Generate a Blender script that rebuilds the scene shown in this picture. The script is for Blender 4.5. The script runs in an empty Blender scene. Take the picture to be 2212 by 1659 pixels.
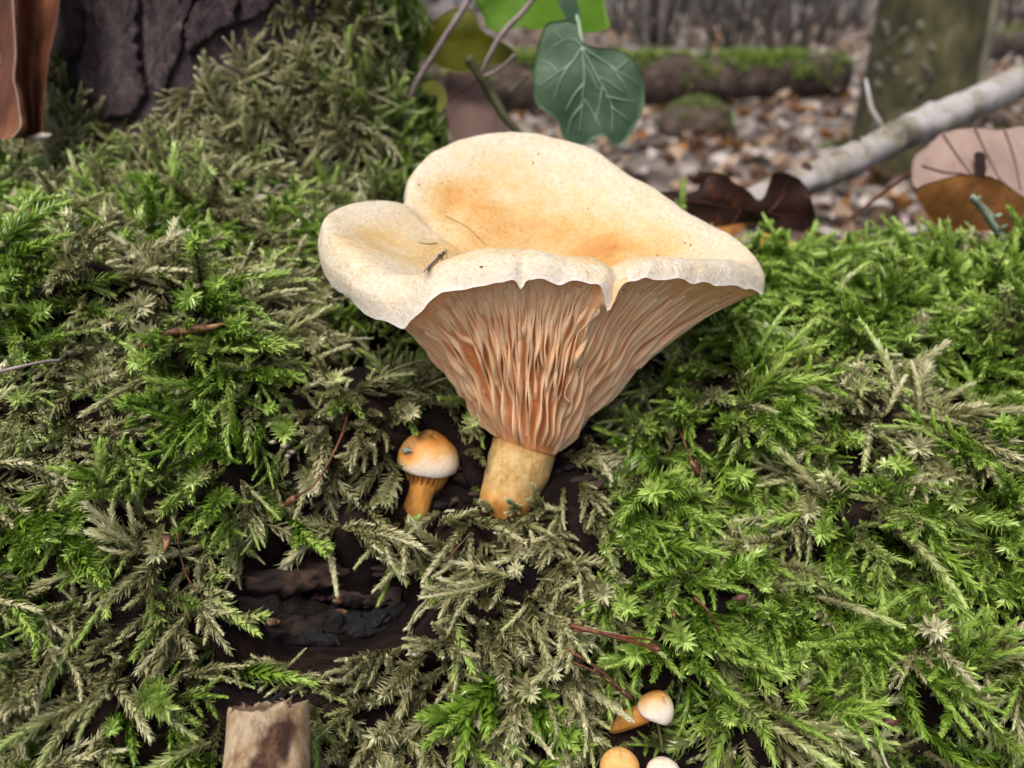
import bpy, math, random
import numpy as np
from mathutils import Vector, Matrix, noise as mnoise
from mathutils.bvhtree import BVHTree

random.seed(7); rng = np.random.default_rng(7)
S = bpy.context.scene
COL = S.collection
CM = 0.01                                   # everything below is written in centimetres

# ------------------------------------------------------------------ camera
PITCH = math.radians(22); HF = 0.6494; VF = HF * 0.75
cam = bpy.data.objects.new('camera', bpy.data.cameras.new('camera')); COL.objects.link(cam)
cam.location = (0, 0, 0); cam.rotation_euler = (math.pi / 2 - PITCH, 0, 0)
cam.data.sensor_width = 36; cam.data.lens = 18 / HF
cam.data.clip_start = 0.002; cam.data.clip_end = 300
cam.data.dof.use_dof = True; cam.data.dof.focus_distance = 0.108; cam.data.dof.aperture_fstop = 23.0
S.camera = cam
# ------------------------------------------------------------------ sky, sun, exposure
SUN_EL, SUN_AZ = math.radians(60), math.radians(-152)     # azimuth clockwise from +Y
W = bpy.data.worlds.new('World'); S.world = W; W.use_nodes = True
_nt = W.node_tree; _bg = _nt.nodes['Background']
_sky = _nt.nodes.new('ShaderNodeTexSky'); _sky.sky_type = 'NISHITA'; _sky.sun_disc = False
_sky.sun_elevation = SUN_EL; _sky.sun_rotation = SUN_AZ; _sky.dust_density = 6.0; _sky.ozone_density = 0.3; _sky.air_density = 0.6
_nt.links.new(_sky.outputs[0], _bg.inputs[0]); _bg.inputs[1].default_value = 0.115
sl = bpy.data.lights.new('sun', 'SUN'); sl.energy = 1.5; sl.angle = math.radians(24); sl.color = (1, 0.95, 0.87)
sun = bpy.data.objects.new('sun', sl); COL.objects.link(sun)
_sd = Vector((math.sin(SUN_AZ) * math.cos(SUN_EL), math.cos(SUN_AZ) * math.cos(SUN_EL), math.sin(SUN_EL)))
sun.rotation_euler = _sd.to_track_quat('Z', 'Y').to_euler(); sun.location = _sd * 5
vs = S.view_settings; vs.view_transform = 'Standard'; vs.look = 'None'; vs.gamma = 1; vs.use_curve_mapping = False; vs.exposure = 0.64
S.cycles.use_denoising = True
S.cycles.use_adaptive_sampling = True; S.cycles.adaptive_threshold = 0.03; S.cycles.max_bounces = 6; S.cycles.diffuse_bounces = 3; S.cycles.transmission_bounces = 4
S.cycles.caustics_reflective = False; S.cycles.caustics_refractive = False

# ------------------------------------------------------------------ helpers
CP, SP = math.cos(PITCH), math.sin(PITCH)
FW = np.array((0, CP, -SP)); UP = np.array((0, SP, CP)); RT = np.array((1., 0, 0))
def pdir(x, y):                             # photo pixel (2212 x 1659) -> direction with unit depth
    return FW + (x / 1106 - 1) * HF * RT + (1 - y / 829.5) * VF * UP
def P(x, y, d): return pdir(x, y) * d
def proj(p):
    p = np.asarray(p, float); d = p @ FW
    return (p @ RT / d / HF + 1) * 1106, (1 - p @ UP / d / VF) * 829.5, d
def nz(p, s=1.0, o=0.0): return mnoise.noise(Vector((p[0] * s + o, p[1] * s - o, p[2] * s + 2 * o)))
def norm(v): v = np.asarray(v, float); return v / (np.linalg.norm(v) + 1e-12)

def thing(name, label, cat, loc, group=None, kind=None):
    o = bpy.data.objects.new(name, None); COL.objects.link(o)
    o.location = Vector(loc) * CM; o.empty_display_size = 0.01
    tag(o, label, cat, group, kind); return o
def tag(o, label=None, cat=None, group=None, kind=None):
    if label: o['label'] = label
    if cat: o['category'] = cat
    if group: o['group'] = group
    if kind: o['kind'] = kind
    return o
def mk(name, v, f, m, parent=None, smooth=True, attrs=None, origin=None):
    v = np.asarray(v, float)
    if parent is not None:
        o0 = np.zeros(3); q = parent
        while q is not None: o0 = o0 + np.array(q.location) / CM; q = q.parent
    elif origin is not None: o0 = np.array(origin, float)
    else: o0 = np.array((v[:, 0].mean(), v[:, 1].mean(), v[:, 2].min()))
    me = bpy.data.meshes.new(name)
    me.from_pydata(((v - o0) * CM).tolist(), [], [tuple(q) for q in f])
    if smooth: me.polygons.foreach_set('use_smooth', [True] * len(me.polygons))
    if attrs:
        for k, a in attrs.items():
            at = me.attributes.new(k, 'FLOAT', 'POINT'); at.data.foreach_set('value', np.asarray(a, np.float32))
    if m is not None: me.materials.append(m)
    me.update()
    o = bpy.data.objects.new(name, me); COL.objects.link(o)
    if parent is not None: o.parent = parent
    else: o.location = Vector(o0) * CM
    return o
def grid_faces(nu, nv, wrap=False, off=0):
    f = []
    for i in range(nu if wrap else nu - 1):
        a = off + i * nv; b = off + ((i + 1) % nu) * nv
        for j in range(nv - 1): f.append((a + j, b + j, b + j + 1, a + j + 1))
    return f
def catmull(pts, n, closed=False):
    p = np.asarray(pts, float); m = len(p); out = []
    segs = m if closed else m - 1
    for q in np.linspace(0, segs, n, endpoint=not closed):
        i = min(int(q), segs - 1); t = q - i
        if closed: a, b, c, d = p[(i - 1) % m], p[i], p[(i + 1) % m], p[(i + 2) % m]
        else: a, b, c, d = p[max(i - 1, 0)], p[i], p[i + 1], p[min(i + 2, m - 1)]
        out.append(.5 * (2 * b + (c - a) * t + (2 * a - 5 * b + 4 * c - d) * t * t + (3 * b - a - 3 * c + d) * t ** 3))
    return np.array(out)
def tube(pts, rad, ns=8, cap=True, jit=0.0):
    pts = np.asarray(pts, float); n = len(pts); rad = np.broadcast_to(np.asarray(rad, float), (n,))
    v = []; prev = None
    for i in range(n):
        t = norm(pts[min(i + 1, n - 1)] - pts[max(i - 1, 0)])
        if prev is None: a = norm(np.cross(t, (0.3, 0.2, 0.9) if abs(t[2]) < .9 else (1, 0, 0)))
        else: a = norm(prev - t * (prev @ t))
        prev = a; b = np.cross(t, a)
        for k in range(ns):
            an = 2 * math.pi * k / ns
            r = rad[i] * (1 + jit * nz(pts[i] * 2.1 + np.array((k * 1.7, 0, 0)), 1.0, 3))
            v.append(pts[i] + r * (math.cos(an) * a + math.sin(an) * b))
    f = [(i * ns + k, i * ns + (k + 1) % ns, (i + 1) * ns + (k + 1) % ns, (i + 1) * ns + k) for i in range(n - 1) for k in range(ns)]
    if cap:
        f.append(tuple(range(ns))[::-1]); f.append(tuple((n - 1) * ns + k for k in range(ns)))
    return np.array(v), f
class MB:
    def __init__(s): s.v = []; s.f = []; s.n = 0
    def add(s, v, f):
        v = np.asarray(v, float); s.v.append(v); s.f += [tuple(i + s.n for i in q) for q in f]; s.n += len(v)
    def build(s, name, m, parent=None, **k): return mk(name, np.concatenate(s.v), s.f, m, parent, **k)
def copy_tree(o, loc=None, rot=None, scale=None, parent=None):
    c = o.copy(); COL.objects.link(c)
    if parent is not None: c.parent = parent
    if loc is not None: c.location = Vector(loc) * CM
    if rot is not None: c.rotation_euler = rot
    if scale is not None: c.scale = (scale,) * 3
    for ch in list(o.children): copy_tree(ch, parent=c)
    return c

# ------------------------------------------------------------------ materials
def base_mat(name):
    m = bpy.data.materials.new(name); m.use_nodes = True
    return m, m.node_tree, m.node_tree.nodes['Principled BSDF']
def N(nt, t, **k):
    n = nt.nodes.new(t)
    for a, b in k.items():
        if a.startswith('i_'):
            key = a[2:]; n.inputs[int(key) if key.isdigit() else key.replace('_', ' ')].default_value = b
        else: setattr(n, a, b)
    return n
def coords(nt, scale=(1, 1, 1)):            # object space, in centimetres
    tc = N(nt, 'ShaderNodeTexCoord'); mp = N(nt, 'ShaderNodeMapping')
    mp.inputs['Scale'].default_value = tuple(100 * s for s in scale)
    nt.links.new(tc.outputs['Object'], mp.inputs['Vector']); return mp.outputs[0]
def nnoise(nt, vec, scale, detail=4, rough=.6, dist=0):
    n = N(nt, 'ShaderNodeTexNoise', i_Scale=scale, i_Detail=detail, i_Roughness=rough, i_Distortion=dist)
    nt.links.new(vec, n.inputs['Vector']); return n.outputs['Fac']
def ramp(nt, fac, stops):
    r = N(nt, 'ShaderNodeValToRGB'); e = r.color_ramp.elements
    while len(e) < len(stops): e.new(0.5)
    for q, (p, c) in zip(e, stops): q.position = p; q.color = (*c, 1) if len(c) == 3 else c
    nt.links.new(fac, r.inputs[0]); return r.outputs[0]
def mix(nt, fac, a, b, mode='MIX'):
    n = N(nt, 'ShaderNodeMix', data_type='RGBA', blend_type=mode)
    for s, i in ((fac, 0), (a, 6), (b, 7)):
        if isinstance(s, (int, float)): n.inputs[i].default_value = s
        elif isinstance(s, tuple): n.inputs[i].default_value = (*s, 1)
        else: nt.links.new(s, n.inputs[i])
    return n.outputs[2]
def math_(nt, op, a, b=0.0, clamp=False):
    n = N(nt, 'ShaderNodeMath', operation=op, use_clamp=clamp)
    for i, s in enumerate((a, b)):
        if isinstance(s, (int, float)): n.inputs[i].default_value = s
        else: nt.links.new(s, n.inputs[i])
    return n.outputs[0]
def attr(nt, name, kind='GEOMETRY'):
    return N(nt, 'ShaderNodeAttribute', attribute_name=name, attribute_type=kind).outputs['Fac']
def bump(nt, b, h, dist, strength=1.0):
    n = N(nt, 'ShaderNodeBump', i_Strength=strength, i_Distance=dist * CM)
    nt.links.new(h, n.inputs['Height']); nt.links.new(n.outputs[0], b.inputs['Normal'])
def pmat(name, stops, scale=1.0, stretch=(1, 1, 1), rough=.75, bdist=.05, bscale=None, detail=5, dist=0.0, sub=0.0, translucent=0.0, objrand=0.0, spec=.35):
    m, nt, b = base_mat(name); v = coords(nt, stretch)
    f = nnoise(nt, v, scale, detail, .65, dist)
    if objrand:
        oi = N(nt, 'ShaderNodeObjectInfo')
        r = math_(nt, 'MULTIPLY', math_(nt, 'SUBTRACT', oi.outputs['Random'], .5), objrand)
        f = math_(nt, 'ADD', f, r)
    c = ramp(nt, f, stops); nt.links.new(c, b.inputs['Base Color'])
    b.inputs['Roughness'].default_value = rough; b.inputs['Specular IOR Level'].default_value = spec
    if bdist: bump(nt, b, nnoise(nt, v, bscale or scale * 3, 6, .65), bdist)
    if sub:
        b.inputs['Subsurface Weight'].default_value = sub; b.inputs['Subsurface Scale'].default_value = .3 * CM
        b.inputs['Subsurface Radius'].default_value = (1, .5, .25)
    if translucent: add_trans(nt, b, c, translucent)
    return m
def add_trans(nt, b, c, w):
    out = nt.nodes['Material Output']; t = N(nt, 'ShaderNodeBsdfTranslucent'); mx = N(nt, 'ShaderNodeMixShader')
    nt.links.new(c, t.inputs[0]); mx.inputs[0].default_value = w
    nt.links.new(b.outputs[0], mx.inputs[1]); nt.links.new(t.outputs[0], mx.inputs[2]); nt.links.new(mx.outputs[0], out.inputs[0])

M = {}
M['soil'] = pmat('rotten_wood', [(.3, (.004, .003, .003)), (.52, (.010, .0065, .006)), (.68, (.03, .017, .013)), (.85, (.08, .045, .03))], 1.6, (.35, 1, 1), .95, .14, 4, spec=.1)
M['splinter'] = pmat('splinter_wood', [(.3, (.008, .005, .005)), (.55, (.03, .018, .014)), (.78, (.11, .06, .038))], 2.2, (.2, 1, 1), .8, .08, 5, objrand=.15)
M['char'] = pmat('black_crust', [(.35, (.005, .005, .006)), (.6, (.02, .019, .022)), (.8, (.07, .062, .06))], 7, (1, 1, 1), .8, .2, 9)
M['bark'] = pmat('bark', [(.28, (.02, .014, .017)), (.48, (.055, .038, .043)), (.62, (.095, .068, .072)), (.8, (.17, .13, .13))], 4, (1, 1, .55), .8, .16, 9, objrand=.1)
M['floor'] = pmat('floor_litter', [(.3, (.03, .025, .022)), (.44, (.09, .075, .062)), (.54, (.19, .165, .145)), (.66, (.33, .305, .28)), (.8, (.2, .14, .09))], .07, (1, 1, 1), .9, .8, .3, detail=8)
M['litter'] = pmat('dead_leaf', [(.14, (.045, .024, .014)), (.34, (.15, .07, .032)), (.5, (.28, .18, .11)), (.66, (.42, .33, .26)), (.86, (.58, .52, .47))], .5, (1, 1, 1), .6, .02, 3, translucent=.15, objrand=.6)
M['dark_leaf'] = pmat('dark_dead_leaf', [(.36, (.014, .007, .006)), (.56, (.04, .014, .008)), (.66, (.16, .05, .014)), (.8, (.25, .09, .02))], .9, (1, 1, 1), .45, .015, 5, translucent=.2)
M['leaf_pale'] = pmat('pale_dead_leaf', [(.3, (.26, .18, .15)), (.55, (.38, .28, .24)), (.8, (.46, .36, .32))], .8, (1, 1, 1), .5, .012, 6, translucent=.15)
M['leaf_rust'] = pmat('rusty_dead_leaf', [(.3, (.05, .024, .012)), (.5, (.2, .085, .025)), (.65, (.33, .15, .04)), (.8, (.3, .18, .09))], .9, (1, 1, 1), .5, .012, 6, translucent=.15)
M['leaf_brown'] = pmat('curled_brown_leaf', [(.3, (.035, .012, .007)), (.5, (.13, .044, .018)), (.74, (.30, .125, .05))], .9, (1, 1, .5), .6, .02, 4, translucent=.25)
M['leaf_yellow'] = pmat('yellow_dead_leaf', [(.35, (.3, .17, .03)), (.6, (.55, .33, .04)), (.8, (.4, .25, .1))], 1, (1, 1, 1), .5, .01, 6, translucent=.2)
M['vein_dark'] = pmat('dark_vein', [(.3, (.07, .04, .035)), (.7, (.14, .085, .07))], 3, bdist=0)
M['vein_ivy'] = pmat('ivy_vein', [(.3, (.17, .28, .18)), (.7, (.30, .40, .30))], 2, rough=.4, bdist=0)
M['stalk'] = pmat('red_brown_stalk', [(.3, (.035, .013, .009)), (.55, (.11, .036, .018)), (.8, (.30, .14, .06))], 4, (1, 1, 1), .45, .01, 10)
M['capsule'] = pmat('moss_capsule', [(.3, (.03, .012, .008)), (.52, (.10, .035, .018)), (.7, (.40, .28, .09))], 5, (1, 1, 1), .3, .006, 10)
M['stem_grey'] = pmat('grey_vine_stem', [(.3, (.13, .10, .10)), (.6, (.27, .22, .22)), (.8, (.4, .35, .35))], 3, (1, 1, .4), .6, .02, 8)
M['stem_dark'] = pmat('dark_vine_stem', [(.3, (.035, .035, .015)), (.6, (.1, .1, .045)), (.8, (.22, .18, .12))], 2.5, (1, 1, 1), .6, .03, 8)
M['stick'] = pmat('pale_stick', [(.33, (.08, .07, .05)), (.44, (.26, .24, .19)), (.56, (.42, .40, .41)), (.66, (.32, .30, .20)), (.8, (.14, .13, .07))], .8, (.5, .5, .5), .6, .06, 4)
M['trunk'] = pmat('mossy_trunk_bark', [(.3, (.018, .018, .009)), (.48, (.05, .05, .021)), (.6, (.085, .08, .035)), (.72, (.13, .125, .085))], .3, (1, 1, .6), .9, .4, .6, detail=8)
M['lichen'] = pmat('lichen_patch', [(.35, (.09, .09, .06)), (.6, (.22, .22, .18)), (.8, (.40, .40, .36))], 1.5, bdist=.1)
M['sapling'] = pmat('sapling_bark', [(.3, (.045, .04, .035)), (.55, (.12, .105, .095)), (.8, (.28, .26, .24))], .2, (1, 1, .4), .9, .3, .5, objrand=.3)
M['logback'] = pmat('rotten_log_bark', [(.3, (.02, .014, .011)), (.5, (.06, .043, .034)), (.7, (.15, .11, .085))], .35, (.5, 1, 1), .9, .3, .7)
M['wood_chip'] = pmat('broken_stick_wood', [(.32, (.03, .013, .009)), (.44, (.16, .075, .04)), (.54, (.40, .25, .14)), (.68, (.66, .54, .37))], 1.5, (1.4, 1.4, .4), .7, .16, 5, dist=.8)
m, nt, b = base_mat('rotten_stick'); v = coords(nt, (1.5, 1.5, .45))
c1 = ramp(nt, nnoise(nt, v, 2.2, 7, .7, .7), [(.3, (.26, .14, .07)), (.44, (.52, .35, .19)), (.58, (.76, .62, .42)), (.75, (.45, .28, .15))])
c2 = ramp(nt, nnoise(nt, v, 3.2, 7, .7, .5), [(.3, (.014, .006, .004)), (.5, (.09, .035, .018)), (.7, (.30, .16, .08))])
ff = math_(nt, 'ADD', attr(nt, 'rot'), math_(nt, 'MULTIPLY', math_(nt, 'SUBTRACT', nnoise(nt, v, 2.5, 6, .7), .5), 1.6))
ff2 = N(nt, 'ShaderNodeMapRange', interpolation_type='SMOOTHSTEP', i_1=.2, i_2=.8); nt.links.new(ff, ff2.inputs[0])
nt.links.new(mix(nt, ff2.outputs[0], c1, c2), b.inputs['Base Color']); b.inputs['Roughness'].default_value = .8; bump(nt, b, nnoise(nt, v, 6, 7, .75), .16)
M['wood_pale'] = m
M['wood_end'] = pmat('stick_end_grain', [(.3, (.04, .025, .02)), (.5, (.2, .13, .08)), (.75, (.6, .48, .34))], 3, (1, 1, 1), .8, .06, 8)
M['debris_white'] = pmat('pale_debris', [(.3, (.14, .12, .10)), (.5, (.36, .32, .28)), (.75, (.58, .54, .50))], 3, (1, 1, 1), .5, .03, 8)
M['debris_dark'] = pmat('bud_scale', [(.3, (.03, .012, .012)), (.6, (.1, .035, .03)), (.85, (.2, .1, .08))], 4, (1, 1, 1), .35, .02, 8)
M['sliver'] = pmat('leaf_sliver', [(.38, (.025, .016, .013)), (.5, (.12, .06, .03)), (.66, (.42, .24, .11))], 4, (1, 1, 1), .8, .06, 8)
M['lichen_twig'] = pmat('lichen_twig', [(.3, (.12, .16, .11)), (.6, (.25, .32, .25)), (.85, (.42, .48, .42))], 5, (1, 1, 1), .8, .05, 9)
M['fly'] = pmat('fly_body', [(.3, (.008, .009, .012)), (.7, (.03, .034, .045))], 20, rough=.3, bdist=0, spec=.6)
M['fly_leg'] = pmat('fly_leg', [(.3, (.02, .013, .01)), (.7, (.05, .03, .02))], 20, rough=.4, bdist=0)
m, nt, b = base_mat('fly_wing'); b.inputs['Base Color'].default_value = (.5, .53, .6, 1); b.inputs['Alpha'].default_value = .42
b.inputs['Roughness'].default_value = .2; M['fly_wing'] = m

def ivy_mat(name, lo, hi, tr, rough=.3):
    return pmat(name, [(.3, lo), (.6, tuple((a + c) / 2 for a, c in zip(lo, hi))), (.85, hi)], 1.4, (1, 1, 1), rough, .015, 6, translucent=tr, spec=.35)
M['ivy_dark'] = ivy_mat('ivy_leaf_dark', (.04, .09, .04), (.12, .19, .125), .15, .45)
M['ivy_lime'] = ivy_mat('ivy_leaf_lime', (.10, .25, .008), (.2, .4, .02), .55, .4)
M['ivy_olive'] = ivy_mat('ivy_leaf_olive', (.13, .15, .008), (.26, .27, .02), .45, .45)

# mushroom flesh
def flesh(name, fn, rough=.5, sub=.35, bd=.02, bs=14, stretch=(1, 1, 1)):
    m, nt, b = base_mat(name); v = coords(nt, stretch)
    c = fn(nt, v); nt.links.new(c, b.inputs['Base Color'])
    b.inputs['Roughness'].default_value = rough; b.inputs['Specular IOR Level'].default_value = .4
    b.inputs['Subsurface Weight'].default_value = sub; b.inputs['Subsurface Scale'].default_value = .12 * CM
    b.inputs['Subsurface Radius'].default_value = (1, .55, .3)
    if bd: bump(nt, b, nnoise(nt, v, bs, 5, .7, .3), bd)
    return m, nt, b
def _cap(nt, v):
    st = attr(nt, 'stain')
    f = math_(nt, 'ADD', st, math_(nt, 'MULTIPLY', math_(nt, 'SUBTRACT', nnoise(nt, v, 1.5, 8, .75), .5), 1.15))
    c = ramp(nt, f, [(.05, (.70, .65, .54)), (.3, (.68, .575, .39)), (.5, (.66, .485, .235)), (.72, (.62, .36, .12)), (.95, (.55, .24, .06))])
    fib = nnoise(nt, v, 16, 4, .75, .6)
    c = mix(nt, .8, c, ramp(nt, fib, [(.3, (.58, .50, .40)), (.5, (.90, .87, .82)), (.68, (1, 1, 1))]), 'MULTIPLY')
    return mix(nt, attr(nt, 'rimw'), c, (.74, .70, .64))
m, nt, b = flesh('cap_skin', _cap, .42, .3, .035, 13); M['cap'] = m
rr = ramp(nt, nnoise(nt, coords(nt), 1.7, 4), [(.35, (.24, .24, .24)), (.62, (.6, .6, .6))]); nt.links.new(rr, b.inputs['Roughness'])
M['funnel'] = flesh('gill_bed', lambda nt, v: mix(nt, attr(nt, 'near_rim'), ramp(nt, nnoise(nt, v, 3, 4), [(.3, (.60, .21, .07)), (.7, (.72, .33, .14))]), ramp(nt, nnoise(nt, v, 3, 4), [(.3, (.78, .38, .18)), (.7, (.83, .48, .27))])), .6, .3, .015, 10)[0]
M['gill'] = flesh('gill_flesh', lambda nt, v: ramp(nt, nnoise(nt, v, 2.5, 5), [(.3, (.84, .47, .26)), (.55, (.89, .58, .36)), (.8, (.91, .68, .48))]), .5, .35, .012, 18)[0]
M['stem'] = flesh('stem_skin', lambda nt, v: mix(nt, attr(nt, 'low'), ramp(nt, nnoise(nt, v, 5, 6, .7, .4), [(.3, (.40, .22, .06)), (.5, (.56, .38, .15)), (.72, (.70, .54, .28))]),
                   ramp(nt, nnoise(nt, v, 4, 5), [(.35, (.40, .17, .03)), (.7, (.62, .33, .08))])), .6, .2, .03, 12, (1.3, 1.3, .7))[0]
def _small(nt, v):
    f = math_(nt, 'ADD', attr(nt, 'stain'), math_(nt, 'MULTIPLY', math_(nt, 'SUBTRACT', nnoise(nt, v, 3, 5, .65), .5), .7))
    return ramp(nt, f, [(.1, (.78, .70, .61)), (.32, (.76, .62, .45)), (.55, (.70, .42, .15)), (.85, (.62, .25, .045)), (1, (.36, .18, .055))])
M['small_cap'] = flesh('small_cap_skin', _small, .5, .3, .02, 14)[0]
M['small_stem'] = flesh('small_stem_skin', lambda nt, v: ramp(nt, nnoise(nt, v, 4, 5), [(.3, (.45, .18, .03)), (.55, (.62, .29, .06)), (.8, (.70, .42, .15))]), .6, .25, .02, 10, (2, 2, .5))[0]

def moss_mat(name, tint=None):
    m, nt, b = base_mat(name)
    tip = attr(nt, 'tip'); lf = attr(nt, 'lf')
    if tint is None:
        ti = attr(nt, 'tint', 'INSTANCER'); rd = attr(nt, 'rnd', 'INSTANCER')
    else:
        n1 = N(nt, 'ShaderNodeValue'); n1.outputs[0].default_value = tint; ti = n1.outputs[0]
        rd = N(nt, 'ShaderNodeObjectInfo').outputs['Random']
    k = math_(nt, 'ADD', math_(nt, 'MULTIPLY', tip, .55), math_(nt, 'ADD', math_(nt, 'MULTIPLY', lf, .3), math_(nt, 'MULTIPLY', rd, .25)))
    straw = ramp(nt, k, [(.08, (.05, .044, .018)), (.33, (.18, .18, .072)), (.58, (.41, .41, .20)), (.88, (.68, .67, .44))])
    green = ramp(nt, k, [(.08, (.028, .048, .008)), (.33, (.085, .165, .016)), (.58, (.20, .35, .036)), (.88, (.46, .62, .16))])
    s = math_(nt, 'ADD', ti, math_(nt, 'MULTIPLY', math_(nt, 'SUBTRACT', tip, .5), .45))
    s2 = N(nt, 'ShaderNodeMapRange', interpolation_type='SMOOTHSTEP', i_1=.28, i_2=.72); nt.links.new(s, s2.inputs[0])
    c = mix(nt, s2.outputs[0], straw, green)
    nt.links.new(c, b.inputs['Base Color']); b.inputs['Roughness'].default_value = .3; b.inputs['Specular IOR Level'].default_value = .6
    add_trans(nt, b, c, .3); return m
M['moss'] = moss_mat('moss')

# ------------------------------------------------------------------ woodland floor
GZ = -26.5
def floor_z(x, y):
    z = GZ + .08 * max(0, min(y, 2600) - 40) + 2.2 * mnoise.noise(Vector((x * .013, y * .013, 3))) * min(1, max(0, (y - 30) / 60))
    return z + (0 if y < 2600 else .02 * (y - 2600)) + max(0, abs(x) - 900) * .02
def floor_hit(x, y):
    d = pdir(x, y); t = 20.
    while t < 4000:
        p = d * t
        if p[2] < floor_z(p[0], p[1]): return p
        t *= 1.004
    return d * 4000
ys = np.concatenate([np.linspace(-400, -20, 12), np.linspace(0, 400, 90), np.geomspace(410, 9000, 50)])
xs = np.concatenate([-np.geomspace(420, 7000, 24)[::-1], np.linspace(-400, 400, 110), np.geomspace(420, 7000, 24)])
v = [(x, y, floor_z(x, y)) for x in xs for y in ys]
o = mk('forest_floor', v, grid_faces(len(xs), len(ys)), M['floor'], origin=(0, 0, 0))
tag(o, 'brown woodland floor rising gently behind the log', None, None, 'structure')

# ------------------------------------------------------------------ the mossy log
LY, LZ, LR = 16.7, -15.1, 10.4
def cyl_uv(x, y):                           # pixel -> (x, arc) on the plain log
    d = pdir(x, y); a = d[1] ** 2 + d[2] ** 2; bq = -2 * (d[1] * LY + d[2] * LZ); c = LY ** 2 + LZ ** 2 - LR ** 2
    q = bq * bq - 4 * a * c; t = (-bq - math.sqrt(max(q, 0))) / (2 * a); p = d * t
    return p[0], math.atan2(p[1] - LY, p[2] - LZ)
PITS = [  # pixel, half sizes in cm (along, across), depth
    (690, 1310, 1.6, .85, 1.5), (800, 765, 1.4, .75, 1.9), (300, 890, 1.1, .5, 1.1), (930, 1060, .7, .8, .6), (1120, 1040, .9, .9, .55),
    (1330, 870, .9, .6, 1.1), (1290, 980, .6, .5, .5), (1000, 1480, .9, .5, .5), (640, 1130, .7, .4, .5), (1420, 900, .7, .4, .45), (1380, 1580, 1.2, .5, .6), (420, 1000, .9, .4, .5)]
PITS = [(*cyl_uv(a, c), e, g, h) for a, c, e, g, h in PITS]
def log_r(x, ph):
    r = LR + 1.75 * (1 / (1 + math.exp((x + 3.2) / 1.1)))
    q = Vector((x * .33, ph * 3.6, 1.7))
    r += .62 * mnoise.noise(q) + .62 * mnoise.noise(q * 2.6) + .26 * mnoise.noise(q * 6.2) + .11 * mnoise.noise(q * 17)
    for (px_, pp, a, c, h) in PITS:
        e = ((x - px_) / a) ** 2 + ((ph - pp) * LR / c) ** 2
        if e < 6: r -= h * math.exp(-e)
    if abs(x) > 22: r *= 1 - .0009 * (abs(x) - 22) ** 1.2
    return r
lx = np.concatenate([np.linspace(-75, -15, 50), np.linspace(-14.8, 14.8, 260), np.linspace(15, 75, 50)])
lp = np.concatenate([np.radians(np.linspace(-178, -101, 30)), np.radians(np.linspace(-100, 45, 230)), np.radians(np.linspace(46.5, 178, 50))])
LRm = np.array([[log_r(x, p) for p in lp] for x in lx])
LV = np.stack([np.repeat(lx[:, None], len(lp), 1), LY + LRm * np.sin(lp), LZ + LRm * np.cos(lp)], -1)
lf_ = grid_faces(len(lx), len(lp)); nlp = len(lp)
for i in range(len(lx) - 1): lf_.append((i * nlp + nlp - 1, (i + 1) * nlp + nlp - 1, (i + 1) * nlp, i * nlp))
lf_.append(tuple(range(nlp))); lf_.append(tuple((len(lx) - 1) * nlp + k for k in range(nlp))[::-1])
LOG = thing('fallen_log', 'rotting fallen log covered in moss with the mushrooms on its side', 'log', (0, LY, LZ - LR))
mk('wood', LV.reshape(-1, 3), lf_, M['soil'], LOG)
lbvh = BVHTree.FromPolygons([Vector(q) for q in LV.reshape(-1, 3)], lf_)
def log_hit(x, y):
    d = pdir(x, y); h = lbvh.ray_cast(Vector((0, 0, 0)), Vector(d).normalized())
    if h[0] is None: return log_hit(x, y + 8)
    return np.array(h[0]), np.array(h[1]) * (1 if np.array(h[1]) @ d < 0 else -1)
def log_pt(x, ph):
    r = log_r(x, ph); e = .02
    p = np.array((x, LY + r * math.sin(ph), LZ + r * math.cos(ph)))
    ra = log_r(x + e * 5, ph); rb = log_r(x, ph + e)
    ta = np.array((x + e * 5, LY + ra * math.sin(ph), LZ + ra * math.cos(ph))) - p
    tb = np.array((x, LY + rb * math.sin(ph + e), LZ + rb * math.cos(ph + e))) - p
    return p, norm(np.cross(tb, ta)) * (1 if np.cross(tb, ta) @ np.array((0, math.sin(ph), math.cos(ph))) > 0 else -1)

# ------------------------------------------------------------------ big mushroom
STEMPX = (1098, 1088)
hb, _ = log_hit(*STEMPX); D0 = float(hb @ FW) + .15
KEYS = [  # crest px, crest depth, rim px, rim depth   (depths relative to the stem)
    ((1612, 572), .25, (1650, 634), .0), ((1560, 566), -.6, (1610, 622), -.75), ((1480, 560), -1.2, (1515, 612), -1.5), ((1400, 554), -1.6, (1420, 604), -2.0),
    ((1315, 556), -1.85, (1320, 612), -2.3), ((1230, 549), -1.95, (1225, 608), -2.4), ((1140, 540), -2.0, (1130, 606), -2.45), ((1060, 537), -2.0, (1040, 622), -2.45),
    ((985, 552), -1.95, (945, 639), -2.4), ((915, 585), -1.85, (893, 686), -2.2), ((840, 590), -1.7, (828, 696), -1.9), ((775, 545), -1.35, (762, 655), -1.45),
    ((728, 505), -.9, (700, 592), -.8), ((726, 475), -.35, (694, 530), -.2), ((765, 447), .25, (715, 478), .45), ((830, 438), .75, (800, 462), 1.05),
    ((885, 436), 1.1, (868, 470), 1.5), ((897, 390), 1.6, (876, 425), 2.0), ((945, 332), 2.15, (925, 372), 2.6), ((1020, 300), 2.55, (1010, 345), 3.05),
    ((1105, 292), 2.75, (1105, 340), 3.3), ((1190, 302), 2.75, (1200, 350), 3.3), ((1280, 333), 2.55, (1300, 380), 3.05), ((1365, 390), 2.2, (1395, 430), 2.6),
    ((1450, 445), 1.8, (1482, 480), 2.1), ((1530, 492), 1.35, (1565, 528), 1.55), ((1590, 535), .8, (1625, 575), .8)]
NK = len(KEYS); NU = 432
CR = catmull([P(*k[0], D0 + k[1]) for k in KEYS], NU, True)
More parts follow.
